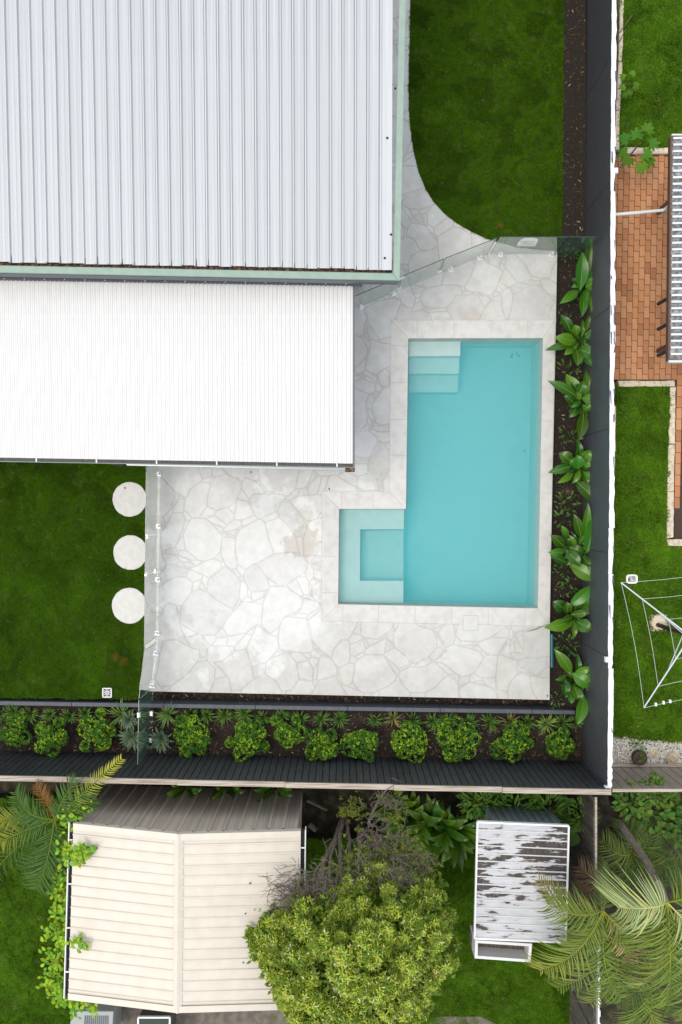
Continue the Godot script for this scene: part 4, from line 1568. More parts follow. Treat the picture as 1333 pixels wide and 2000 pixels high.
	for i in nr:
		var t0 := float(i) / nr
		var t1 := float(i + 1) / nr
		s = Shape.new()
		s.tint = g(rng.randf_range(0.92, 1.05))
		rib_sheet(s, q0.lerp(q3, t0), q0.lerp(q3, t1), q1.lerp(q2, t0) - q0.lerp(q3, t0), 0.0, 0.04)
		part(ws, "roof_sheet", s, M.peeling_roof)
		s = Shape.new()
		var ra := q0.lerp(q3, t0)
		var rb2 := q1.lerp(q2, t0)
		prism(s, span(Vector2(ra.x, ra.z), Vector2(rb2.x, rb2.z), 0.021), h2 - 0.002, h2 + 0.024, 0.006)
		part(ws, "rib", s, M.pipe_grey)
	for e in [[q0, q1], [q1, q2], [q2, q3], [q3, q0]]:
		s = Shape.new()
		prism(s, span(Vector2(e[0].x, e[0].z), Vector2(e[1].x, e[1].z), 0.035), h2 - 0.05, h2 + 0.03, 0.004, true)
		part(ws, "trim", s, M.white_paint)
	var c0 := Vector2(q0.x + 0.33, q0.z + 0.04)
	var c1 := Vector2(q1.x - 0.06, q1.z + 0.04)
	for i in 9:
		var a := c0.lerp(c1, i / 9.0)
		var b := c0.lerp(c1, (i + 1) / 9.0)
		s = Shape.new()
		prism(s, PackedVector2Array([a, a.lerp(b, 0.25), a.lerp(b, 0.25) + Vector2(0, 0.03), b + Vector2(0, 0.03), b + Vector2(0, 0.06), a + Vector2(0, 0.06)]), g0, h2 - 0.04)
		part(ws, "wall_sheet", s, M.grey_wall)
	s = Shape.new()
	prism(s, PackedVector2Array([c0 + Vector2(0, 0.07), c1 + Vector2(0, 0.07), Vector2(q2.x - 0.06, q2.z - 0.05), Vector2(q3.x + 0.33, q3.z - 0.05)]), g0, h2 - 0.05)
	part(ws, "wall", s, M.grey_wall)
	# open topped box in front of it
	var h3 := 0.45
	var ob := thing("open_box", "white open topped box with brown inside against the white shed", "box", at(983, 1860, g0))
	var k0 := flat(928.5, 1836, h3)
	var k1 := flat(1040, 1843, h3)
	var k2 := flat(1037, 1880, h3)
	var k3 := flat(927.5, 1872, h3)
	for e in [[k0, k1], [k1, k2], [k2, k3], [k3, k0]]:
		s = Shape.new()
		prism(s, span(e[0], e[1], 0.06, -0.03), g0, h3 + rng.randf_range(0, 0.003), 0.004)
		part(ob, "side", s, M.white_paint)
	s = Shape.new()
	prism(s, PackedVector2Array([k0, k1, k2, k3]), g0, 0.05)
	part(ob, "base", s, M.bark)
	# fence between the two back yards
	var bf := thing("boundary_fence", "weathered grey board fence running between the back gardens", "fence", at(1145, 1800, g0))
	var zf := at(0, 1558, 1.6).z
	var xf := at(1165, 1600, 1.6).x - 0.02
	var z := zf
	while z < 11.0:
		s = Shape.new()
		s.tint = g(rng.randf_range(0.55, 1.25))
		box(s, Vector3(xf - 0.02, g0 - 0.2, z), Vector3(xf, 1.55 + rng.randf_range(-0.02, 0.02), z + 0.088))
		part(bf, "board", s, M.rail_wood)
		z += 0.096
	s = Shape.new()
	box(s, Vector3(xf + 0.003, 1.50, zf), Vector3(xf + 0.045, 1.58, 7.2), 0.004)
	part(bf, "capping", s, M.pale_timber)
	s = Shape.new()
	for k in 30:
		var za := 8.0 + k * 0.12
		box(s, Vector3(xf + 0.05, g0, za), Vector3(xf + 0.075 + 0.02 * (k % 2), 1.62, za + 0.118))
	part(bf, "white_panel", s, M.white_paint, "white metal section of the fence")
	# bottom edge: concrete, air conditioner, window
	s = Shape.new()
	prism(s, plan([[222, 1900], [775, 1900], [775, 2120], [222, 2120]], g0), -0.6, g0 + 0.004)
	setting("concrete_path", s, M.concrete)
	s = Shape.new()
	prism(s, plan([[845, 1990], [858, 1984], [940, 1984], [968, 1998], [968, 2120], [845, 2120]], g0), -0.6, g0 + 0.03, 0.01)
	setting("concrete_path", s, M.concrete)
	var ah := 0.55
	var ac := thing("air_conditioner", "grey air conditioner unit beside the cream shed", "air conditioner", at(178, 2000, g0))
	s = Shape.new()
	prism(s, plan([[141, 1975], [222, 1975.5], [218, 2040], [132, 2040]], ah), g0, ah, 0.01)
	part(ac, "case", s, M.unit_grey)
	for k in 12:
		s = Shape.new()
		prism(s, plan([[166 + k * 4.0, 1984], [168.2 + k * 4.0, 1984], [165 + k * 4.2, 2035], [162.6 + k * 4.2, 2035]], ah + 0.006), ah, ah + 0.012)
		part(ac, "grille_bar", s, M.charcoal)
	var wf := thing("window_frame", "white framed pane lying on concrete below the cream shed", "window", at(300, 2020, g0))
	for e in [[[270, 1988], [332, 1988]], [[332, 1988], [330, 2060]], [[330, 2060], [270, 2060]], [[270, 2060], [270, 1988]]]:
		s = Shape.new()
		prism(s, span(flat(e[0][0], e[0][1], 0.6), flat(e[1][0], e[1][1], 0.6), 0.035), 0.55, 0.6, 0.004)
		part(wf, "frame", s, M.white_paint)
	s = Shape.new()
	prism(s, plan([[271, 1989], [331, 1989], [329, 2059], [271, 2059]], 0.58), g0, 0.57)
	part(wf, "pane", s, M.dark_glass)
	# lid, drain, stepping stones, pipe, in the pool yard
	for q in [[253.5, 975, 33.5, 34, "round stepping stone nearest the pergola gutter"], [255, 1079, 33.5, 34, "middle round stepping stone, in front of the glass gate"], [253, 1183, 34.5, 35, "round stepping stone nearest the white drain grate"]]:
		s = Shape.new()
		var pl := PackedVector2Array()
		for k in 40:
			var an := TAU * k / 40
			var r := 1.0 + rng.randf_range(-0.012, 0.012)
			pl.append(flat(q[0] + cos(an) * q[2] * r, q[1] + sin(an) * q[3] * r, 0.02))
		prism(s, pl, -0.2, 0.022, 0.008)
		single("stepping_stone", s, M.pale_disc, q[4], "stepping stone", "round stepping stones")
	var dc := at(210, 1352, 0.0)
	var dr := thing("drain_cover", "small square white drain grate at the lawn's edge", "drain", dc)
	s = Shape.new()
	prism(s, plan([[201.5, 1343], [219, 1343], [219, 1362], [201.5, 1362]], 0.03), -0.3, 0.02, 0.004)
	part(dr, "tray", s, M.dark_gap)
	for e in [[[202, 1344], [218.5, 1344]], [[218.5, 1344], [218.5, 1361]], [[218.5, 1361], [202, 1361]], [[202, 1361], [202, 1344]]]:
		s = Shape.new()
		prism(s, span(flat(e[0][0], e[0][1]), flat(e[1][0], e[1][1]), 0.022), 0.0, 0.034)
		part(dr, "frame", s, M.white_paint)
	for k in 10:
		s = Shape.new()
		var an := TAU * k / 10
		prism(s, span(flat(210.2, 1352.5) + Vector2(cos(an), sin(an)) * 0.015, flat(210.2, 1352.5) + Vector2(cos(an), sin(an)) * 0.09, 0.012), 0.02, 0.03)
		part(dr, "bar", s, M.white_paint)
	var vl := thing("vent_lid", "white half round vent lid in grass behind the glass panel", "vent", at(1031, 474, 0))
	s = Shape.new()
	var arc := [[1010, 480], [1013, 473], [1018, 468], [1026, 464.5], [1036, 464], [1046, 465], [1052, 468], [1050, 473], [1046, 480.5]]
	prism(s, plan(arc, 0.06), -0.1, 0.07, 0.01)
	part(vl, "lid", s, M.white_paint)
	s = Shape.new()
	for k in 4:
		prism(s, plan([[1016 + k * 0.8, 470.5 + k * 2], [1046 - k * 0.6, 470.5 + k * 2], [1046 - k * 0.6, 471.5 + k * 2], [1016 + k * 0.8, 471.5 + k * 2]], 0.075), 0.068, 0.074)
	part(vl, "louvre", s, M.unit_grey)
	s = Shape.new()
	tube(s, [at(1077.5, 1238, -0.1), at(1078, 1303, -0.1)], [0.045, 0.045], 10)
	single("teal_pipe", s, M.teal_pipe, "dark teal pipe lying along the paving's edge in the bed", "pipe")
	for q in [[1069, 1357, 0], [643, 953, 0], [244, 951, 1], [1024, 879, 2], [490, 920, 0]]:
		s = Shape.new()
		s.tint = Color(0.04, 0.03, 0.015)
		var c := at(q[0], q[1], [0.003, 0.03, -0.07][q[2]])
		leaf(s, curve(c, c + Vector3(0.012, 0, 0.05), 0.008, 3), 0.022, 0.2)
		single("fallen_leaf", s, M.leaf, ["tiny dark leaf fallen on the pale paving", "tiny dark leaf on a round stepping stone", "tiny dark leaf floating on the pool water"][q[2]], "leaf", "leaves fallen on the paving" if q[2] == 0 else "")

# ---------- planting in the yard ----------
const BROAD := [
	[1140, 560, "broad leaved plant in the bed corner by the glass panel", [[1144, 546, 1155, 471, 22], [1133, 568, 1137, 498, 23], [1130, 568, 1097, 591, 16], [1140, 570, 1137, 615, 17], [1144, 561, 1164, 552, 22], [1153, 570, 1155, 606, 12], [1158, 515, 1165, 466, 12], [1146, 560, 1160, 530, 16], [1134, 560, 1118, 545, 12]]],
	[1128, 672, "broad leaved plant level with the pool's entry steps", [[1126, 668, 1070, 683, 15], [1124, 669, 1087, 660, 22], [1117, 652, 1097, 618, 18], [1131, 683, 1169, 699, 26], [1144, 660, 1168, 649, 20], [1144, 647, 1151, 618, 13], [1126, 683, 1128, 712, 20], [1140, 697, 1158, 715, 16], [1126, 656, 1122, 636, 15], [1120, 678, 1104, 692, 14]]],
	[1131, 784, "broad leaved plant beside two weedy gaps, past the steps", [[1128, 775, 1075, 746, 18], [1133, 782, 1108, 735, 24], [1136, 778, 1170, 784, 20], [1140, 773, 1153, 737, 20], [1124, 791, 1104, 775, 17], [1140, 805, 1132, 855, 21], [1126, 795, 1113, 814, 14], [1138, 792, 1153, 802, 14], [1130, 770, 1140, 745, 16]]],
	[1127, 912, "broad leaved plant with one long leaf, before a bare spidery weed", [[1117, 910, 1075, 922, 16], [1117, 903, 1094, 886, 22], [1128, 917, 1128, 891, 22], [1135, 903, 1152, 881, 22], [1124, 938, 1162, 979, 23], [1140, 922, 1160, 938, 14], [1120, 925, 1092, 942, 12], [1136, 908, 1158, 900, 16]]],
	[1120, 1074, "largest broad leaved plant, with yellowish lower leaves, opposite the spa", [[1141, 1051, 1148, 988, 15], [1146, 1080, 1162, 1006, 25], [1136, 1051, 1122, 1008, 18], [1103, 1069, 1078, 1047, 20], [1103, 1078, 1074, 1079, 15], [1107, 1100, 1077, 1085, 15], [1112, 1069, 1139, 1078, 17], [1105, 1074, 1132, 1103, 20], [1114, 1103, 1163, 1131, 26], [1107, 1051, 1098, 1029, 13], [1150, 1092, 1157, 1118, 15], [1140, 1090, 1152, 1105, 16]]],
	[1114, 1198, "broad leaved plant by the pool's lower corner", [[1112, 1183, 1158, 1145, 22], [1136, 1190, 1152, 1164, 18], [1103, 1190, 1082, 1176, 22], [1107, 1198, 1107, 1177, 16], [1115, 1200, 1148, 1195, 14], [1119, 1214, 1068, 1225, 22], [1127, 1214, 1153, 1229, 24], [1118, 1205, 1096, 1212, 15]]],
	[1122, 1322, "broad leaved plant at the end of the bed, next to the sleeper edge", [[1117, 1313, 1086, 1272, 20], [1119, 1315, 1153, 1339, 24], [1124, 1313, 1152, 1303, 14], [1107, 1318, 1087, 1327, 10], [1105, 1327, 1103, 1356, 16], [1141, 1358, 1129, 1410, 22], [1122, 1340, 1128, 1364, 18], [1113, 1350, 1115, 1372, 14], [1143, 1320, 1157, 1325, 16], [1112, 1335, 1098, 1345, 12]]],
]

func build_beds() -> void:
	for b in BROAD:
		var root := at(b[0], b[1], -0.2)
		var t := thing("broad_leaf_plant", b[2], "plant", root)
		for q in b[3]:
			var hb := rng.randf_range(0.15, 0.32)
			var a := at(q[0], q[1], hb)
			var e := at(q[2], q[3], hb + rng.randf_range(0.02, 0.22))
			e += (e - a) * 0.10
			var s := Shape.new()
			s.tint = shade(Color(0.050, 0.152, 0.010), 0.42, 0.30)
			var w: float = float(q[4]) / FOCAL * (EYE - 0.3) * 1.12
			var path := curve(a, e, 0.07, 9)
			leaf(s, path, w, 0.26, 0.46, 0.0, Color(0.15, 0.28, 0.06))
			s.tint = Color(0.09, 0.17, 0.03)
			tube(s, [root, root.lerp(a, 0.6) + Vector3.UP * 0.05, a, path[1]], [0.012, 0.010, 0.008, 0.005], 5)
			part(t, "leaf", s, M.glossy_leaf)
		for k in 6:   # more upper leaves
			var an := k * 1.05 + float(b[0]) * 0.37
			var l := rng.randf_range(0.30, 0.50)
			var a := root + Vector3(cos(an) * 0.07, rng.randf_range(0.30, 0.45), sin(an) * 0.1)
			var e := a + Vector3(cos(an) * l * 0.75, rng.randf_range(-0.05, 0.15), sin(an) * l * 1.15)
			var s := Shape.new()
			s.tint = shade(Color(0.046, 0.140, 0.010), 0.4, 0.3)
			if rng.randf() < 0.06:
				s.tint = Color(0.17, 0.19, 0.02)
			leaf(s, curve(a, e, rng.randf_range(0.05, 0.12), 8), l * rng.randf_range(0.30, 0.42), 0.3, 0.46, 0.0, Color(0.13, 0.25, 0.05))
			s.tint = Color(0.09, 0.17, 0.03)
			tube(s, [root, a], [0.010, 0.007], 5)
			part(t, "leaf", s, M.glossy_leaf)
		for k in 14:   # lower, smaller leaves in the heart of the plant
			var an := k * 2.4 + float(b[1])
			var l := rng.randf_range(0.18, 0.42)
			var a := root + Vector3(cos(an) * 0.04, 0.12, sin(an) * 0.05)
			var e := root + Vector3(cos(an) * l * 0.8, rng.randf_range(0.12, 0.34), sin(an) * l * 1.2)
			var s := Shape.new()
			s.tint = shade(Color(0.042, 0.125, 0.016), 0.3, 0.2)
			leaf(s, curve(a, e, 0.08, 7), l * 0.42, 0.26, 0.46, 0.0, Color(0.10, 0.21, 0.04))
			part(t, "leaf", s, M.glossy_leaf)
	for q in [[1108, 500, 0.2, 0], [1098, 620, 0.14, 0], [1108, 728, 0.22, 0], [1110, 850, 0.2, 0], [1092, 925, 0.12, 0], [1100, 985, 0.26, 0], [1095, 1010, 0.2, 0], [1100, 1118, 0.24, 0], [1104, 1140, 0.2, 0], [1098, 1250, 0.22, 0], [1112, 1262, 0.18, 0], [1090, 1360, 0.16, 0], [1087, 1375, 0.12, 0], [1100, 1280, 0.15, 0]]:
		leafy_weed("bed_weed", "small leafy weed growing between the broad leaved plants", at(q[0], q[1], -0.2), q[2], int(q[2] * 90), Color(0.06, 0.13, 0.025), "weeds in the side bed", 0.2)
	var sp := at(1107, 960, -0.2)
	var bare := thing("spidery_weed", "bare spidery weed with thin brown stems on the soil", "plant", sp)
	for k in 15:
		var s := Shape.new()
		s.tint = Color(0.16, 0.12, 0.08)
		var an := k * 0.43
		tube(s, curve(sp, sp + Vector3(cos(an) * 0.24, 0.06, sin(an) * 0.22), 0.05, 4), [0.006, 0.005, 0.004, 0.003, 0.002], 4)
		part(bare, "stem", s, M.chips)
	# strappy tufts along the sleeper edge
	for q in [[4, 1393, 0], [30, 1389, 0], [62, 1393, 0], [100, 1394, 0], [137, 1397, 0], [170, 1391, 0], [240, 1395, 1], [330, 1394, 1], [375, 1391, 0], [406, 1395, 0], [440, 1396, 0], [478, 1392, 0], [514, 1400, 0], [551, 1396, 0], [587, 1401, 0], [628, 1402, 0], [664, 1403, 0], [733, 1404, 0], [768, 1402, 2], [806, 1405, 0], [845, 1407, 0], [872, 1405, 0], [914, 1409, 0], [955, 1410, 0], [993, 1407, 2], [1031, 1409, 0], [1066, 1412, 1], [1097, 1410, 0], [1122, 1408, 0]]:
		var c := at(q[0], q[1], -0.12)
		var t := thing("strappy_tuft", ["dark green strappy grass tuft along the sleeper edge", "wide pale green strappy tuft along the sleeper edge", "dry olive strappy tuft along the sleeper edge"][q[2]], "grass tuft", c, ["green tufts", "wide tufts", "dry tufts"][q[2]] + " along the sleeper edge")
		var s := Shape.new()
		var r := [0.19, 0.27, 0.2][q[2]] * rng.randf_range(0.95, 1.35) as float
		for k in [44, 40, 26][q[2]]:
			s.tint = shade([Color(0.095, 0.19, 0.035), Color(0.15, 0.25, 0.06), Color(0.19, 0.19, 0.06)][q[2]], 0.35, 0.2)
			var an := rng.randf() * TAU
			var l := r * rng.randf_range(0.55, 1.15)
			var e := c + Vector3(cos(an) * l, rng.randf_range(0.05, 0.22), sin(an) * l)
			leaf(s, curve(c + Vector3(cos(an), 0.0, sin(an)) * 0.015, e, rng.randf_range(0.05, 0.12), 5), 0.019 if q[2] != 1 else 0.026, 0.3, 0.35)
		part(t, "blades", s, M.leaf)
	# grey green rosettes either side of the glass
	for q in [[262, 1436, 0.33, "grey green spiky rosette left of the glass clamps, half through glass"], [318, 1440, 0.30, "grey green spiky rosette between glass and leafy shrub"], [257, 1402, 0.24, "small grey green spiky rosette against the sleeper edge"]]:
		var c := at(q[0], q[1], -0.12)
		var t := thing("spiky_rosette", q[3], "plant", c)
		for k in 30:
			var s := Shape.new()
			s.tint = shade(Color(0.14, 0.20, 0.12), 0.25, 0.12)
			var an := k * 2.399
			var l: float = q[2] * rng.randf_range(0.55, 1.05)
			var e := c + Vector3(cos(an) * l, 0.12 + 0.25 * (1.0 - l / q[2]) + 0.1, sin(an) * l)
			leaf(s, curve(c + Vector3.UP * 0.08, e, 0.05, 5), 0.062, 0.35, 0.4)
			part(t, "leaf", s, M.leaf)
	# rounded shrubs
	var k2 := 0
	for q in [[22, 1432, 30, 0.8, "dark and lime rounded shrub next to two more at the fence's far end"], [98, 1436, 33, 0.9, "rounded leafy shrub between a darker shrub and a taller lime one"], [190, 1433, 38, 1.15, "bushy lime green shrub just before the glass and the rosettes"], [372, 1446, 41, 1.2, "bright lime shrub just beyond the grey rosette and glass"], [482, 1446, 37, 1.05, "tall oval green shrub, second past the grey rosettes"], [560, 1436, 33, 1.1, "bright rounded shrub between an oval one and a forked one"], [632, 1456, 31, 1.0, "small forked shrub reaching over the black fence"], [706, 1450, 34, 0.9, "spreading low shrub with darker side at mid fence"], [802, 1450, 38, 1.05, "two lobed yellow tipped shrub before the biggest one"], [893, 1450, 45, 1.1, "biggest two tiered shrub of the row by the fence"], [1005, 1452, 38, 0.95, "dark centred shrub with yellow tips, last but one of the row"], [1093, 1456, 28, 0.55, "small dark green shrub, last of the row by the panel wall"]]:
		shrub(q, k2)
		k2 += 1
	# bark mulch over the beds
	var chip := Shape.new()
	chip.quad(Vector3(-1, 0.1, -0.25), Vector3(-1, 0.0, 0.25), Vector3(1, 0.1, 0.3), Vector3(1, 0.2, -0.2))
	var w := []
	var tn := []
	for b in [[plan([[-60, 1379], [300, 1383], [1134, 1403], [1134, 1485], [-60, 1465]], -0.12), -0.11, 5200], [plan([[286, 1347], [1134, 1366], [1125, 1390], [286, 1371]], -0.45), -0.44, 1900], [plan([[1090, 500], [1140, 500], [1133, 1400], [1076, 1396]], -0.2), -0.19, 800], [plan([[1103, -40], [1144, -40], [1142, 463], [1099, 463]]), -0.02, 420]]:
		var poly: PackedVector2Array = b[0]
		var lo := poly[0]
		var hi := poly[0]
		for p in poly:
			lo = lo.min(p)
			hi = hi.max(p)
		var n := 0
		while n < b[2]:
			var p := Vector2(rng.randf_range(lo.x, hi.x), rng.randf_range(lo.y, hi.y))
			if not Geometry2D.is_point_in_polygon(p, poly):
				continue
			n += 1
			var r := rng.randf_range(0.008, 0.036)
			w.append(Transform3D(Basis.from_euler(Vector3(rng.randf_range(-0.5, 0.5), rng.randf() * TAU, rng.randf_range(-0.4, 0.4))).scaled(Vector3(r, r, r)), Vector3(p.x, b[1], p.y)))
			var f := rng.randf()
			var pale := rng.randf() < 0.05
			tn.append(Color(0.42, 0.33, 0.22) if pale else Color(0.035, 0.024, 0.017).lerp(Color(0.17, 0.11, 0.07), f * f))
	scatter("bark_mulch", chip.mesh(), M.chips, w, tn, "brown bark mulch scattered over the garden beds", "mulch")

func shrub(q: Array, idx: int) -> void:
	var h: float = 0.62
	var r: float = q[2] / FOCAL * (EYE - 0.4)
	var c := at(q[0], q[1], 0.30)
	var root := Vector3(c.x, -0.12, c.z)
	var t := thing("rounded_shrub", q[4], "shrub", root)
	var st := Shape.new()
	var s := Shape.new()
	var lobes := []
	var n := 12
	for k in n:
		var an := k * 2.4 + idx
		var rr := r * rng.randf_range(0.5, 1.12) * sqrt((k + 0.5) / n)
		lobes.append([Vector3(c.x + cos(an) * rr, rng.randf_range(0.12, 0.42) - rr * 0.3, c.z + sin(an) * rr), r * rng.randf_range(0.22, 0.46), rng.randf_range(0.6, 1.4)])
		tube(st, [root, root.lerp(lobes[-1][0], 0.5) + Vector3.UP * 0.02, lobes[-1][0]], [0.014, 0.010, 0.005], 5)
	for lb in lobes:
		for k in 52:
			var d := Vector3(rng.randfn(), absf(rng.randfn()) * 0.9 - 0.15, rng.randfn()).normalized()
			var tip: Vector3 = lb[0] + d * lb[1] * rng.randf_range(0.72, 1.05)
			var fresh: bool = rng.randf() < 0.42 * q[3] * lb[2]
			for m in 5:
				var an := m * TAU / 5 + k
				var u := d.cross(Vector3(0.3, 0.2, 0.9)).normalized()
				var o := (u * cos(an) + d.cross(u) * sin(an)) * 0.85 + d * rng.randf_range(0.2, 0.8)
				s.tint = shade(Color(0.23, 0.38, 0.022) if fresh and m < 4 else Color(0.05, 0.135, 0.020), 0.3, 0.18)
				kite(s, tip, o.normalized() * rng.randf_range(0.038, 0.064), 0.027)
	part(t, "stem", st, M.bark)
	part(t, "foliage", s, M.leaf)

func kite(s: Shape, p: Vector3, d: Vector3, w: float) -> void:   # one small leaf: two folded halves
	var side := d.cross(Vector3.UP)
	if side.length() < 1e-4:
		side = Vector3.RIGHT
	side = side.normalized() * w * 0.5
	var up := side.cross(d).normalized() * w * 0.18
	var m := p + d * 0.45
	s.tri(p, m + side + up, p + d)
	s.tri(p, p + d, m - side + up)

# ---------- trees, palms, undergrowth ----------
func frond(parent: Node3D, b: Vector3, t: Vector3, arch: float, wide: float, n: int, col: Color, hang: float, tipcol := Color(0, 0, 0, 0)) -> void:
	var s := Shape.new()
	var path := curve(b, t, arch, 14)
	var across := (t - b).cross(Vector3.UP).normalized() * b.distance_to(t) * rng.randf_range(-0.14, 0.14)
	for i in 15:
		path[i] += across * sin(PI * i / 14.0)
	var rad := []
	for i in 15:
		rad.append(lerpf(0.016, 0.003, i / 14.0))
	s.tint = Color(col.r * 1.5 + 0.03, col.g * 1.3 + 0.03, col.b)
	tube(s, path, rad, 5)
	n = int(n * 0.72)
	for i in n:
		var f := 0.10 + 0.90 * float(i) / n
		var k := f * 14
		var p: Vector3 = path[int(k)].lerp(path[mini(int(k) + 1, 14)], k - int(k))
		var d: Vector3 = (path[mini(int(k) + 1, 14)] - path[int(minf(k, 13))]).normalized()
		var side := d.cross(Vector3.UP).normalized()
		var l := wide * pow(sin(PI * (0.12 + 0.80 * f)), 0.6) * rng.randf_range(0.88, 1.08)
		for sg in [-1.0, 1.0]:
			var c := col
			if tipcol.a > 0:
				c = col.lerp(tipcol, clampf(f * 1.3 - 0.3 + rng.randf_range(-0.2, 0.2), 0, 1))
			s.tint = shade(c, 0.22, 0.12)
			var fwd: Vector3 = d * (0.5 + 0.6 * f + rng.randf_range(-0.1, 0.1)) + side * sg + Vector3.UP * rng.randf_range(-0.15, 0.6) + Vector3(rng.randfn(), 0, rng.randfn()) * 0.09
			var e: Vector3 = p + fwd.normalized() * l + Vector3.DOWN * hang * l * rng.randf_range(0.6, 1.35)
			leaf(s, curve(p, e, hang * l * rng.randf_range(0.15, 0.4) + 0.01, 5), 0.023, 0.3, 0.35)
	part(parent, "frond", s, M.leaf)

func build_trees() -> void:
	var g0 := -0.25
	# broad tree behind the fence
	var root := at(668, 1578, g0)
	var tr := thing("tree", "bushy yellow green tree with bare grey limbs behind the black fence", "tree", root)
	var lim := [[[668, 1578, -0.25, 0.085], [672, 1595, 0.4, 0.075], [656, 1640, 1.2, 0.06], [633, 1682, 1.8, 0.052], [622, 1730, 2.5, 0.045], [606, 1800, 3.2, 0.03]],
		[[672, 1597, 0.5, 0.05], [664, 1632, 1.2, 0.04], [666, 1700, 2.1, 0.034], [669, 1745, 2.7, 0.028]],
		[[676, 1597, 0.5, 0.04], [683, 1640, 1.2, 0.032], [682, 1690, 2.0, 0.026], [690, 1760, 2.8, 0.02]],
		[[656, 1640, 1.2, 0.04], [646, 1672, 1.8, 0.03], [643, 1722, 2.4, 0.025], [650, 1800, 3.1, 0.02]],
		[[703, 1596, -0.25, 0.06], [703, 1622, 0.8, 0.05], [701, 1660, 1.6, 0.04], [707, 1725, 2.4, 0.033], [735, 1810, 3.2, 0.02]],
		[[721, 1612, 0.7, 0.035], [722, 1600, 1.0, 0.03], [738, 1566, 1.5, 0.022], [752, 1546, 1.75, 0.012], [768, 1534, 1.9, 0.006]],
		[[703, 1622, 0.8, 0.035], [725, 1622, 1.2, 0.03], [735, 1660, 1.8, 0.025], [770, 1720, 2.6, 0.015]]]
	for l in lim:
		var s := Shape.new()
		var pts := []
		var rad := []
		for q in l:
			pts.append(at(q[0], q[1], q[2]))
			rad.append(q[3])
		tube(s, pts, rad, 8)
		part(tr, "limb", s, M.bark)
	var tw := Shape.new()
	tw.tint = Color(0.95, 0.95, 1.05)
	for q in [[590, 1735, 2.6, 0.55, 170, -0.6, 0.3], [560, 1745, 2.6, 0.4, 60, -1.0, 0.1], [745, 1650, 2.1, 0.55, 190, 0.2, -0.2], [770, 1715, 2.8, 0.45, 110, 0.3, 0.1], [640, 1725, 2.8, 0.4, 90, -0.2, 0.2], [750, 1570, 1.6, 0.35, 60, 0.4, -0.4], [800, 1690, 2.4, 0.4, 80, 0.5, 0.0], [690, 1715, 2.5, 0.6, 130, 0.0, 0.3], [640, 1740, 2.5, 0.45, 70, -0.2, 0.3]]:
		var c := at(q[0], q[1], q[2])
		for k in q[4]:
			var a: Vector3 = c + Vector3(rng.randfn(), rng.randfn() * 0.5, rng.randfn()) * q[3] * 0.4
			var d := Vector3(q[5] + rng.randfn() * 0.6, rng.randf_range(0.0, 0.7), q[6] + rng.randfn() * 0.6).normalized() * rng.randf_range(0.12, 0.32)
			var m := a + d * 0.5 + Vector3(rng.randfn(), rng.randfn(), rng.randfn()) * 0.02
			tube(tw, [a, m, a + d], [0.0065, 0.005, 0.0025], 4)
			tube(tw, [m, m + d * 0.4 + Vector3(rng.randfn(), rng.randfn(), rng.randfn()) * 0.05], [0.004, 0.002], 4)
	part(tr, "bare_twigs", tw, M.bark)
	var s := Shape.new()
	var lobes := []
	for q in [[560, 1860, 2.9, 30], [545, 1905, 2.8, 26], [610, 1790, 2.9, 36], [600, 1850, 3.4, 42], [590, 1910, 3.3, 42], [600, 1970, 3.1, 42], [650, 1800, 3.3, 34], [655, 1860, 3.9, 46], [640, 1925, 3.8, 46], [655, 1985, 3.4, 46], [700, 1780, 3.2, 38], [710, 1840, 3.9, 48], [720, 1900, 4.1, 52], [715, 1965, 3.8, 50], [760, 1760, 2.9, 36], [770, 1810, 3.6, 44], [785, 1870, 3.8, 46], [770, 1930, 3.6, 44], [820, 1770, 2.9, 36], [830, 1820, 3.3, 40], [845, 1870, 3.0, 36], [825, 1920, 3.0, 36], [800, 1720, 2.4, 30], [840, 1745, 2.4, 28], [745, 1715, 2.4, 28], [690, 1740, 2.6, 26], [640, 1765, 2.7, 26], [590, 1770, 2.5, 24], [540, 1800, 2.4, 24], [520, 1845, 2.5, 26], [505, 1830, 2.4, 18], [530, 1820, 2.5, 24], [540, 1865, 2.7, 26], [565, 1800, 2.6, 28], [550, 1835, 2.7, 30], [660, 2030, 3.2, 46], [740, 2020, 3.2, 46], [600, 2030, 2.9, 40], [575, 1945, 2.9, 34], [795, 1965, 3.0, 34], [860, 1790, 2.7, 22], [870, 1840, 2.6, 18]]:
		lobes.append([at(q[0], q[1], q[2]), q[3] / FOCAL * (EYE - q[2]) * 0.92, rng.randf_range(0.7, 1.3)])
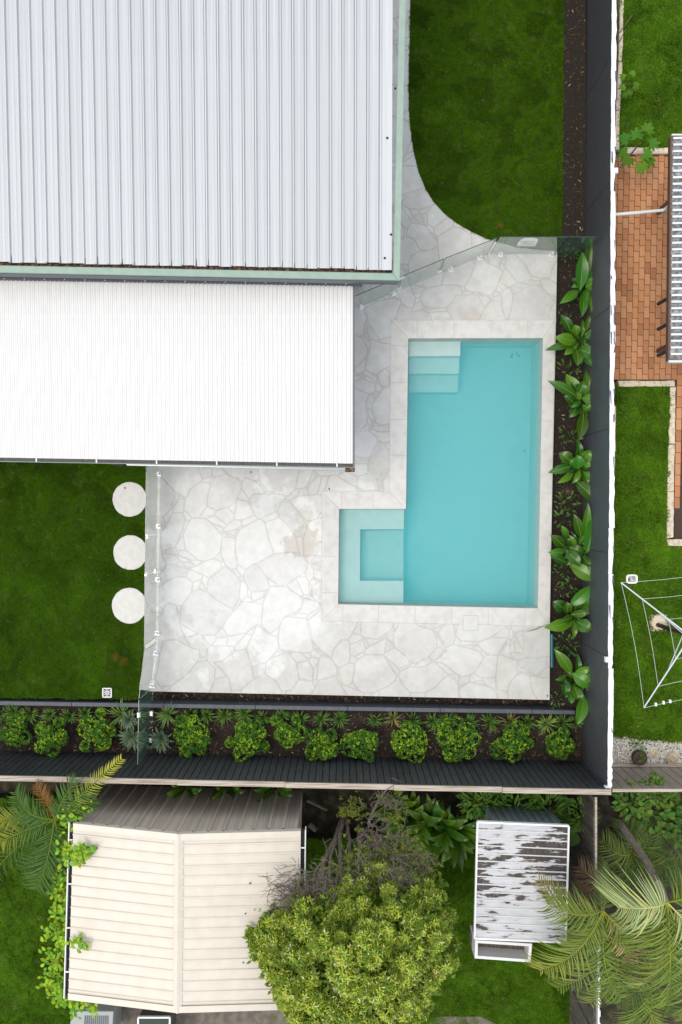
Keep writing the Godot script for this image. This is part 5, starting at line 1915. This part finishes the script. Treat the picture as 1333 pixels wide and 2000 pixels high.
	for lb in lobes:
		for k in 150:   # leaves within the crown
			var ip: Vector3 = lb[0] + Vector3(rng.randfn(), rng.randfn() * 0.7 - 0.3, rng.randfn()) * lb[1] * 0.5
			s.tint = shade(Color(0.11, 0.17, 0.018), 0.3, 0.15)
			var ian := rng.randf() * TAU
			kite(s, ip, Vector3(cos(ian), rng.randf_range(-0.3, 0.3), sin(ian)) * 0.13, 0.06)
		for q in 9:   # each bough ends in a few rounded clumps
			var cd := Vector3(rng.randfn(), absf(rng.randfn()) * 0.8, rng.randfn()).normalized()
			var cc: Vector3 = lb[0] + cd * lb[1] * rng.randf_range(0.68, 1.08)
			var cr: float = lb[1] * rng.randf_range(0.30, 0.50)
			var lively := rng.randf_range(0.25, 0.8)
			for k in int(80 * cr / 0.13):
				var d := Vector3(rng.randfn(), rng.randfn() * 0.7 + 0.45, rng.randfn()).normalized()
				var tip: Vector3 = cc + d * cr * rng.randf_range(0.6, 1.15)
				var fresh := rng.randf() < lively
				for m in 5:
					var an := m * TAU / 5 + k
					var u := d.cross(Vector3(0.3, 0.2, 0.9)).normalized()
					var o := (u * cos(an) + d.cross(u) * sin(an)) + d * rng.randf_range(0.0, 0.6)
					s.tint = shade(Color(0.35, 0.43, 0.055) if fresh else Color(0.12, 0.19, 0.018), 0.3, 0.18)
					if rng.randf() < 0.07:
						s.tint = Color(0.52, 0.56, 0.25)
					kite(s, tip, o.normalized() * rng.randf_range(0.06, 0.105), 0.026)
	# thin, half bare top foliage over the limbs
	for q in [[692, 1577, 1.0, 24, 60], [675, 1585, 0.9, 14, 30], [790, 1650, 2.0, 30, 90], [815, 1680, 2.2, 28, 90], [770, 1590, 1.6, 22, 40], [760, 1680, 2.2, 34, 90], [720, 1700, 2.3, 30, 70], [655, 1700, 2.0, 20, 30], [700, 1680, 2.2, 40, 90], [745, 1720, 2.4, 40, 110], [600, 1745, 2.5, 34, 90], [660, 1745, 2.6, 40, 110], [830, 1710, 2.3, 26, 80]]:
		var c := at(q[0], q[1], q[2])
		for k in q[4]:
			var tip: Vector3 = c + Vector3(rng.randfn(), rng.randfn() * 0.6, rng.randfn()) * (float(q[3]) / FOCAL * (EYE - q[2]) * 0.55)
			for m in 5:
				var an := rng.randf() * TAU
				s.tint = shade(Color(0.14, 0.17, 0.03), 0.35, 0.2)
				kite(s, tip, Vector3(cos(an), rng.randf_range(-0.3, 0.5), sin(an)).normalized() * rng.randf_range(0.05, 0.08), 0.02)
	part(tr, "crown", s, M.leaf)
	# palm at the left edge
	var pc := at(108, 1600, 1.9)
	var pl := thing("palm", "feathery green palm beside the cream shed and its vine", "palm", Vector3(pc.x, g0, pc.z))
	s = Shape.new()
	tube(s, [Vector3(pc.x, g0 - 0.1, pc.z), pc], [0.07, 0.05], 10)
	part(pl, "trunk", s, M.bark)
	var gr := Color(0.06, 0.12, 0.025)
	var ye := Color(0.26, 0.24, 0.03)
	frond(pl, pc, at(72, 1738, 1.75), 0.25, 0.52, 46, gr, 0.25)
	frond(pl, pc, at(122, 1722, 1.6), 0.2, 0.40, 40, gr, 0.35)
	frond(pl, pc, at(-20, 1655, 1.7), 0.2, 0.42, 40, gr, 0.3, ye)
	frond(pl, pc, at(-15, 1604, 1.8), 0.15, 0.40, 40, gr, 0.3, ye)
	frond(pl, pc, at(30, 1545, 1.8), 0.2, 0.40, 40, gr, 0.3)
	frond(pl, pc, at(40, 1700, 1.5), 0.2, 0.45, 40, gr * 0.8, 0.4)
	frond(pl, pc, at(240, 1480, 2.35), 0.12, 0.25, 48, gr, 0.15, Color(0.40, 0.36, 0.04))
	frond(pl, pc, at(150, 1520, 2.0), 0.15, 0.32, 36, gr, 0.25)
	frond(pl, pc, at(70, 1531, 1.7), 0.05, 0.25, 30, Color(0.20, 0.10, 0.03), 0.3)
	frond(pl, pc, at(190, 1560, 1.9), 0.15, 0.34, 34, gr, 0.3)
	frond(pl, pc, at(-40, 1780, 1.2), 0.2, 0.4, 34, gr * 0.8, 0.4)
	# palms at the lower right
	var P1 := at(1303, 1762, 3.9)
	var p1 := thing("palm", "tall palm with curved grey trunk and pale hanging fronds", "palm", at(1196, 1560, g0))
	s = Shape.new()
	tube(s, [at(1196, 1560, g0), at(1201, 1577, 0.4), at(1214, 1612, 1.2), at(1233, 1640, 1.9), at(1262, 1680, 2.6), at(1287, 1728, 3.3)], [0.08, 0.072, 0.066, 0.062, 0.06, 0.058], 10)
	part(p1, "trunk", s, M.bark)
	s = Shape.new()
	s.tint = Color(0.42, 0.42, 0.28)
	tube(s, [at(1286, 1726, 3.28), at(1294, 1742, 3.55), P1], [0.064, 0.062, 0.04], 10)
	part(p1, "crown_shaft", s, M.leaf)
	var sil := Color(0.34, 0.40, 0.17)
	var ol := Color(0.14, 0.20, 0.035)
	var dk := Color(0.07, 0.11, 0.025)
	frond(p1, P1, at(1206, 1772, 3.85), 0.30, 0.72, 54, sil, 0.75)
	frond(p1, P1, at(1355, 1900, 3.6), 0.3, 0.7, 60, sil, 0.6)
	frond(p1, P1, at(1300, 1965, 3.2), 0.35, 0.66, 60, ol, 0.55)
	frond(p1, P1, at(1345, 1985, 3.3), 0.3, 0.66, 56, ol, 0.5)
	frond(p1, P1, at(1320, 1900, 3.0), 0.4, 0.5, 50, ol, 0.8)
	frond(p1, P1, at(1240, 1930, 2.9), 0.4, 0.5, 50, Color(0.22, 0.27, 0.07), 0.7)
	frond(p1, P1, at(1400, 1720, 3.9), 0.3, 0.7, 40, ol, 0.4)
	frond(p1, P1, at(1350, 1650, 3.6), 0.3, 0.6, 40, dk, 0.4)
	frond(p1, P1, at(1262, 1850, 3.2), 0.3, 0.7, 44, ol, 0.6)
	var P2 := at(1178, 1778, 2.9)
	var p2 := thing("palm", "shorter palm with drooping yellow green fronds over the white shed", "palm", at(1186, 1640, g0))
	s = Shape.new()
	tube(s, [at(1186, 1640, g0), at(1187, 1668, 0.8), at(1177, 1712, 1.9), at(1179, 1752, 2.6)], [0.06, 0.055, 0.05, 0.05], 10)
	part(p2, "trunk", s, M.bark)
	s = Shape.new()
	s.tint = Color(0.40, 0.42, 0.24)
	tube(s, [at(1179, 1733, 2.3), at(1178, 1752, 2.6), P2], [0.056, 0.056, 0.03], 10)
	part(p2, "crown_shaft", s, M.leaf)
	frond(p2, P2, at(1068, 1765, 2.8), 0.25, 0.55, 44, ol, 0.7)
	frond(p2, P2, at(1052, 1895, 2.4), 0.35, 0.62, 50, ol, 0.5, Color(0.26, 0.28, 0.06))
	frond(p2, P2, at(1085, 1930, 2.0), 0.3, 0.60, 48, ol, 0.5)
	frond(p2, P2, at(1150, 1960, 1.9), 0.35, 0.55, 48, ol, 0.5)
	frond(p2, P2, at(1225, 1880, 2.3), 0.3, 0.55, 40, Color(0.38, 0.27, 0.14), 0.6)
	frond(p2, P2, at(1215, 1950, 2.1), 0.3, 0.6, 44, ol, 0.5)
	frond(p2, P2, at(1050, 1715, 2.6), 0.2, 0.34, 34, Color(0.26, 0.21, 0.08), 0.6)
	frond(p2, P2, at(1100, 1850, 2.3), 0.3, 0.42, 44, Color(0.20, 0.25, 0.06), 0.8)
	frond(p2, P2, at(1190, 1880, 2.0), 0.3, 0.42, 44, Color(0.10, 0.16, 0.03), 0.8)
	frond(p2, P2, at(1190, 1690, 2.6), 0.2, 0.4, 34, dk, 0.6)
	frond(p2, P2, at(1250, 1830, 2.7), 0.3, 0.5, 40, ol, 0.6)
	var P3 := at(1235, 1665, 1.1)
	var p3 := thing("palm", "dark low palm clump behind the curved grey trunk", "palm", Vector3(P3.x, g0, P3.z))
	s = Shape.new()
	tube(s, [Vector3(P3.x, g0, P3.z), P3], [0.05, 0.04], 8)
	part(p3, "trunk", s, M.bark)
	for q in [[1175, 1640], [1180, 1700], [1215, 1600], [1260, 1605], [1300, 1640], [1320, 1690], [1290, 1740], [1230, 1755], [1195, 1735], [1330, 1720]]:
		frond(p3, P3, at(q[0], q[1], 1.0 + rng.randf() * 0.3), 0.25, 0.42, 34, dk if rng.randf() < 0.6 else ol * 0.8, 0.35)
	var P4 := at(1255, 1890, 1.3)
	var p4 := thing("palm", "olive palm clump under the pale hanging fronds at the fence", "palm", Vector3(P4.x, g0, P4.z))
	s = Shape.new()
	tube(s, [Vector3(P4.x, g0, P4.z), P4], [0.05, 0.04], 8)
	part(p4, "trunk", s, M.bark)
	for q in [[1190, 1870], [1200, 1960], [1250, 1990], [1310, 1980], [1340, 1900], [1330, 1830], [1280, 1800], [1215, 1820], [1225, 2010], [1290, 2020]]:
		frond(p4, P4, at(q[0], q[1], 1.2 + rng.randf() * 0.4), 0.3, 0.5, 36, ol if rng.randf() < 0.6 else dk, 0.45)
	# dry fallen fronds in the gap
	var dg := thing("dead_frond", "brown dead palm fronds hanging by the board fence", "dead frond", at(1150, 1700, 0.6))
	frond(dg, at(1185, 1720, 1.6), at(1110, 1735, 1.0), 0.1, 0.4, 30, Color(0.16, 0.11, 0.07), 0.6)
	frond(dg, at(1190, 1730, 1.7), at(1130, 1690, 1.3), 0.1, 0.35, 30, Color(0.20, 0.13, 0.08), 0.6)
	# lily-like clumps with wide straps
	var li := 0
	for q in [[800, 1582, 0.35, 24, 0.68, 0.15], [848, 1598, 0.4, 28, 0.76, 0.17], [885, 1612, 0.4, 24, 0.70, 0.15], [770, 1560, 0.3, 14, 0.55, 0.15], [540, 1532, 0.25, 12, 0.4, 0.11], [450, 1530, 0.25, 16, 0.4, 0.11], [370, 1528, 0.25, 14, 0.4, 0.11]]:
		var c := at(q[0], q[1], g0)
		var t := thing("strap_leaf_clump", ["clump of wide strap leaves nearest the tree's bare twigs", "large clump of wide strap leaves below the black fence", "clump of wide strap leaves next to the white shed", "clump of wide leaves in the dark behind the twigs", "leafy clump squeezed between cream shed corner and fence", "dark leaf clump between fence and cream shed wall", "dark leaf clump between fence and cream shed wall"][li], "plant", c, "leaf clumps behind the cream shed" if li >= 5 else "")
		for k in q[3]:
			s = Shape.new()
			s.tint = shade(Color(0.085, 0.19, 0.012), 0.35, 0.25)
			var an: float = k * 2.399 + li
			var l: float = q[4] * rng.randf_range(0.6, 1.1)
			var a := c + Vector3(cos(an) * 0.06, 0.15, sin(an) * 0.06)
			var e := c + Vector3(cos(an) * l, rng.randf_range(0.3, 1.0), sin(an) * l)
			leaf(s, curve(a, e, rng.randf_range(0.12, 0.26), 7), q[5] * rng.randf_range(0.8, 1.15), 0.22, 0.5, 0.0, Color(0.09, 0.18, 0.04))
			part(t, "leaf", s, M.glossy_leaf)
		li += 1
	for q in [[840, 1620, 0.5], [866, 1640, 0.42], [815, 1610, 0.45], [872, 1570, 0.4]]:
		pass
	# undergrowth by the white shed and fence corner
	for q in [[925, 1556, 0.30, "dark star leaved bush at the shed's near corner below the fence"], [1000, 1566, 0.42, "dense star leaved bush over the white shed's back wall"], [1060, 1572, 0.36, "star leaved bush between shed wall and round leaved vine"], [1130, 1585, 0.28, "thin leafy bush at the boundary fence corner"], [955, 1562, 0.3, "dark leafy bush half under the fence capping"]]:
		leafy_weed("star_leaf_bush", q[3], at(q[0], q[1], 0.5), q[2], 190, Color(0.065, 0.145, 0.018), "", 0.35, 0.3)
	for q in [[1102, 1569], [1132, 1613], [1120, 1640]]:
		s = Shape.new()
		s.tint = shade(Color(0.05, 0.13, 0.03), 0.15, 0.1)
		var c := at(q[0], q[1], 0.7)
		var poly := PackedVector2Array()
		for k in 18:
			var an := TAU * k / 18
			var r := 0.14 * (1.0 - 0.5 * exp(-8.0 * pow(absf(wrapf(an - 1.2, -PI, PI)), 1.0)))
			poly.append(Vector2(c.x + cos(an) * r, c.z + sin(an) * r))
		cap(s, poly, 0.7, true)
		tube(s, [Vector3(c.x, g0, c.z), Vector3(c.x, 0.69, c.z)], [0.006, 0.005], 4)
		single("round_leaf", s, M.leaf, "big round vine leaf between the white shed and boundary fence", "leaf", "round vine leaves")
	for q in [[1222, 1552, 0.32, "rounded leaf shrub climbing over the brown fence"], [1270, 1570, 0.42, "rounded leaf shrub in front of the dark palm clump"], [1310, 1590, 0.4, "rounded leaf shrub at the brown fence with grey twigs"], [1262, 1530, 0.25, "leafy sprig poking above the brown fence capping"]]:
		leafy_weed("fence_shrub", q[3], at(q[0], q[1], 0.8), q[2], 150, Color(0.075, 0.145, 0.02), "", 0.5, 0.55)
	# vine on the shed's gutter
	var vt := thing("vine", "bright green vine creeping along the cream shed gutter", "vine", at(120, 1800, g0))
	s = Shape.new()
	var vst := Shape.new()
	var line := [[150, 1580, 1.9], [120, 1640, 1.7], [150, 1672, 2.2], [125, 1740, 1.5], [112, 1820, 1.3], [128, 1845, 2.1], [108, 1890, 1.2], [100, 1930, 1.2], [130, 1965, 1.6]]
	var vp := []
	var vr := []
	for q in line:
		vp.append(at(q[0], q[1], q[2]))
		vr.append(0.012)
	vst.tint = Color(0.10, 0.12, 0.04)
	tube(vst, vp, vr, 5)
	part(vt, "stem", vst, M.leaf)
	for q in [[145, 1580, 2.0, 22, 46], [135, 1600, 2.0, 18, 30], [120, 1630, 1.8, 20, 40], [135, 1665, 2.1, 20, 40], [160, 1664, 2.35, 14, 26], [176, 1660, 2.35, 9, 14], [150, 1672, 2.3, 14, 24], [125, 1700, 1.7, 15, 24], [118, 1745, 1.6, 20, 40], [118, 1780, 1.6, 16, 30], [110, 1815, 1.5, 20, 40], [130, 1835, 2.0, 15, 26], [152, 1842, 2.3, 11, 16], [166, 1846, 2.3, 6, 8], [108, 1865, 1.4, 18, 36], [105, 1900, 1.4, 20, 40], [100, 1925, 1.4, 20, 40], [118, 1945, 1.6, 18, 34], [150, 1962, 1.8, 16, 26], [180, 1966, 1.8, 10, 14], [125, 1765, 1.9, 12, 16], [122, 1715, 1.9, 12, 16]]:
		var c := at(q[0], q[1], q[2])
		var rr: float = float(q[3]) / FOCAL * (EYE - q[2])
		for k in int(q[4] * 1.5):
			var p := c + Vector3(rng.randfn() * rr * 0.55, rng.randfn() * 0.06, rng.randfn() * rr * 0.55)
			var an := rng.randf() * TAU
			s.tint = shade(Color(0.19, 0.33, 0.02), 0.35, 0.25)
			var l := rng.randf_range(0.07, 0.12)
			leaf(s, curve(p, p + Vector3(cos(an) * l, rng.randf_range(-0.03, 0.02), sin(an) * l), 0.01, 4), l * 0.62, 0.15)
	part(vt, "foliage", s, M.leaf)
	# fallen logs in the dark gap
	for q in [[600, 1563, 640, 1582, 0.035], [605, 1610, 618, 1622, 0.06]]:
		s = Shape.new()
		tube(s, [at(q[0], q[1], g0 + 0.05), at(q[2], q[3], g0 + 0.08)], [q[4], q[4] * 0.9], 8)
		single("log", s, M.bark, "short cut log lying in the dark gap beside the cream shed" if q[4] < 0.05 else "stubby cut log on the dark ground by the tree", "log")

# ---------- lawns ----------
func build_lawns() -> void:
	var top := []
	top.append_array(LAWN_EDGE)
	top.append_array([[1098, 463], [1103, -80]])
	var g0 := -0.25
	var lawns := [
		[plan(top), 0.0, 3300, 0.034, 0, "short soft lawn above the pool with darker whorls"],
		[plan([[-140, 870], [286, 870], [281.5, 1275], [272, 1347.5], [271, 1366], [-140, 1360]]), 0.0, 3300, 0.034, 0, "short soft lawn around the round stepping stones"],
		[plan([[1212, -80], [1420, -80], [1420, 287], [1208, 287]]), 0.0, 2000, 0.085, 1, "coarse grass beyond the panel wall above the brick paving"],
		[plan([[1200, 756], [1308, 756], [1302, 1067], [1420, 1067], [1420, 1440], [1300, 1445], [1186, 1434], [1190, 1092], [1199, 1090], [1203, 880]]), 0.0, 2000, 0.085, 1, "coarse grass under the clothesline"],
		[plan([[-140, 1560], [136, 1560], [136, 2120], [-140, 2120]], g0), g0, 1500, 0.06, 2, "shaded grass left of the cream shed"],
		[plan([[600, 1640], [1128, 1640], [1128, 2120], [776, 2120], [776, 1890], [600, 1890]], g0), g0, 1900, 0.06, 2, "dark grass between the tree and the white shed"],
	]
	var tuft := Shape.new()
	for k in 8:
		var an := k * 2.4
		var d := Vector3(cos(an), 0, sin(an))
		var sd := d.cross(Vector3.UP) * 0.085
		var a := d * 0.12
		var lean := 0.35 + 0.65 * ((k * 37 % 8) / 8.0)
		var m := a + d * lean * 0.5 + Vector3.UP * 0.62
		var e := a + d * lean * 1.15 + Vector3.UP * (0.95 - lean * 0.45)
		tuft.tri(a - sd, m - sd * 0.8, a + sd)
		tuft.tri(a + sd, m - sd * 0.8, m + sd * 0.8)
		tuft.tri(m - sd * 0.8, e, m + sd * 0.8)
	var tm := tuft.mesh()
	var f := FastNoiseLite.new()
	f.seed = 77
	f.frequency = 0.9
	f.fractal_octaves = 3
	var f2 := FastNoiseLite.new()
	f2.seed = 78
	f2.frequency = 2.6
	f2.fractal_octaves = 3
	var discs := [[flat(253.5, 975, 0.02), 0.355], [flat(255, 1079, 0.02), 0.355], [flat(253, 1183, 0.02), 0.365], [flat(210, 1352), 0.10], [flat(1287, 1216), 0.20], [flat(1031, 473), 0.17]]
	for l in lawns:
		var poly: PackedVector2Array = l[0]
		var y: float = l[1]
		var s := Shape.new()
		prism(s, poly, -0.6, y - 0.012)
		setting("lawn", s, M.turf)
		var lo := poly[0]
		var hi := poly[0]
		for p in poly:
			lo = lo.min(p)
			hi = hi.max(p)
		var w := []
		var tn := []
		var n := int((hi.x - lo.x) * (hi.y - lo.y) * l[2])
		for k in n:
			var p := Vector2(rng.randf_range(lo.x, hi.x), rng.randf_range(lo.y, hi.y))
			if not Geometry2D.is_point_in_polygon(p, poly):
				continue
			var clear := true
			for d in discs:
				if p.distance_squared_to(d[0]) < d[1] * d[1]:
					clear = false
					break
			if not clear:
				continue
			var a := f.get_noise_2d(p.x, p.y)
			var b := f2.get_noise_2d(p.x, p.y)
			var h: float = l[3] * rng.randf_range(0.75, 1.3) * (1.0 + b * 0.35)
			# blades lie over in whorls
			var dir := a * 9.0 + b * 3.0
			var ax := Vector3(cos(dir), 0, sin(dir))
			var tilt := 0.55 if l[4] == 0 else 0.3
			w.append(Transform3D(Basis(ax, tilt * rng.randf_range(0.5, 1.3)) * Basis(Vector3.UP, rng.randf() * TAU).scaled(Vector3(h, h * 0.9, h)), Vector3(p.x, y - 0.012, p.y)))
			var c: Color = [Color(0.052, 0.122, 0.004), Color(0.060, 0.135, 0.006), Color(0.060, 0.135, 0.006)][l[4]]
			var dry := clampf(b * 1.4 - 0.35, 0, 0.5) * (1.0 if l[4] == 0 else 0.6)
			c = c * (1.0 + a * 0.5 + rng.randf_range(-0.25, 0.3) * (1.0 if l[4] == 0 else 2.2))
			c = c.lerp(Color(0.085, 0.12, 0.03), dry)
			for sp in [flat(243, 1290), flat(978, 440), flat(225, 1282)]:
				if l[4] == 0 and p.distance_to(sp) < 0.09 * rng.randf_range(0.4, 1.2):
					c = c.lerp(Color(0.22, 0.13, 0.03), 0.6)
			if rng.randf() < 0.004:
				c = Color(0.25, 0.24, 0.08)
			tn.append(c)
		scatter("grass", tm, M.grass, w, tn, l[5], "grass")
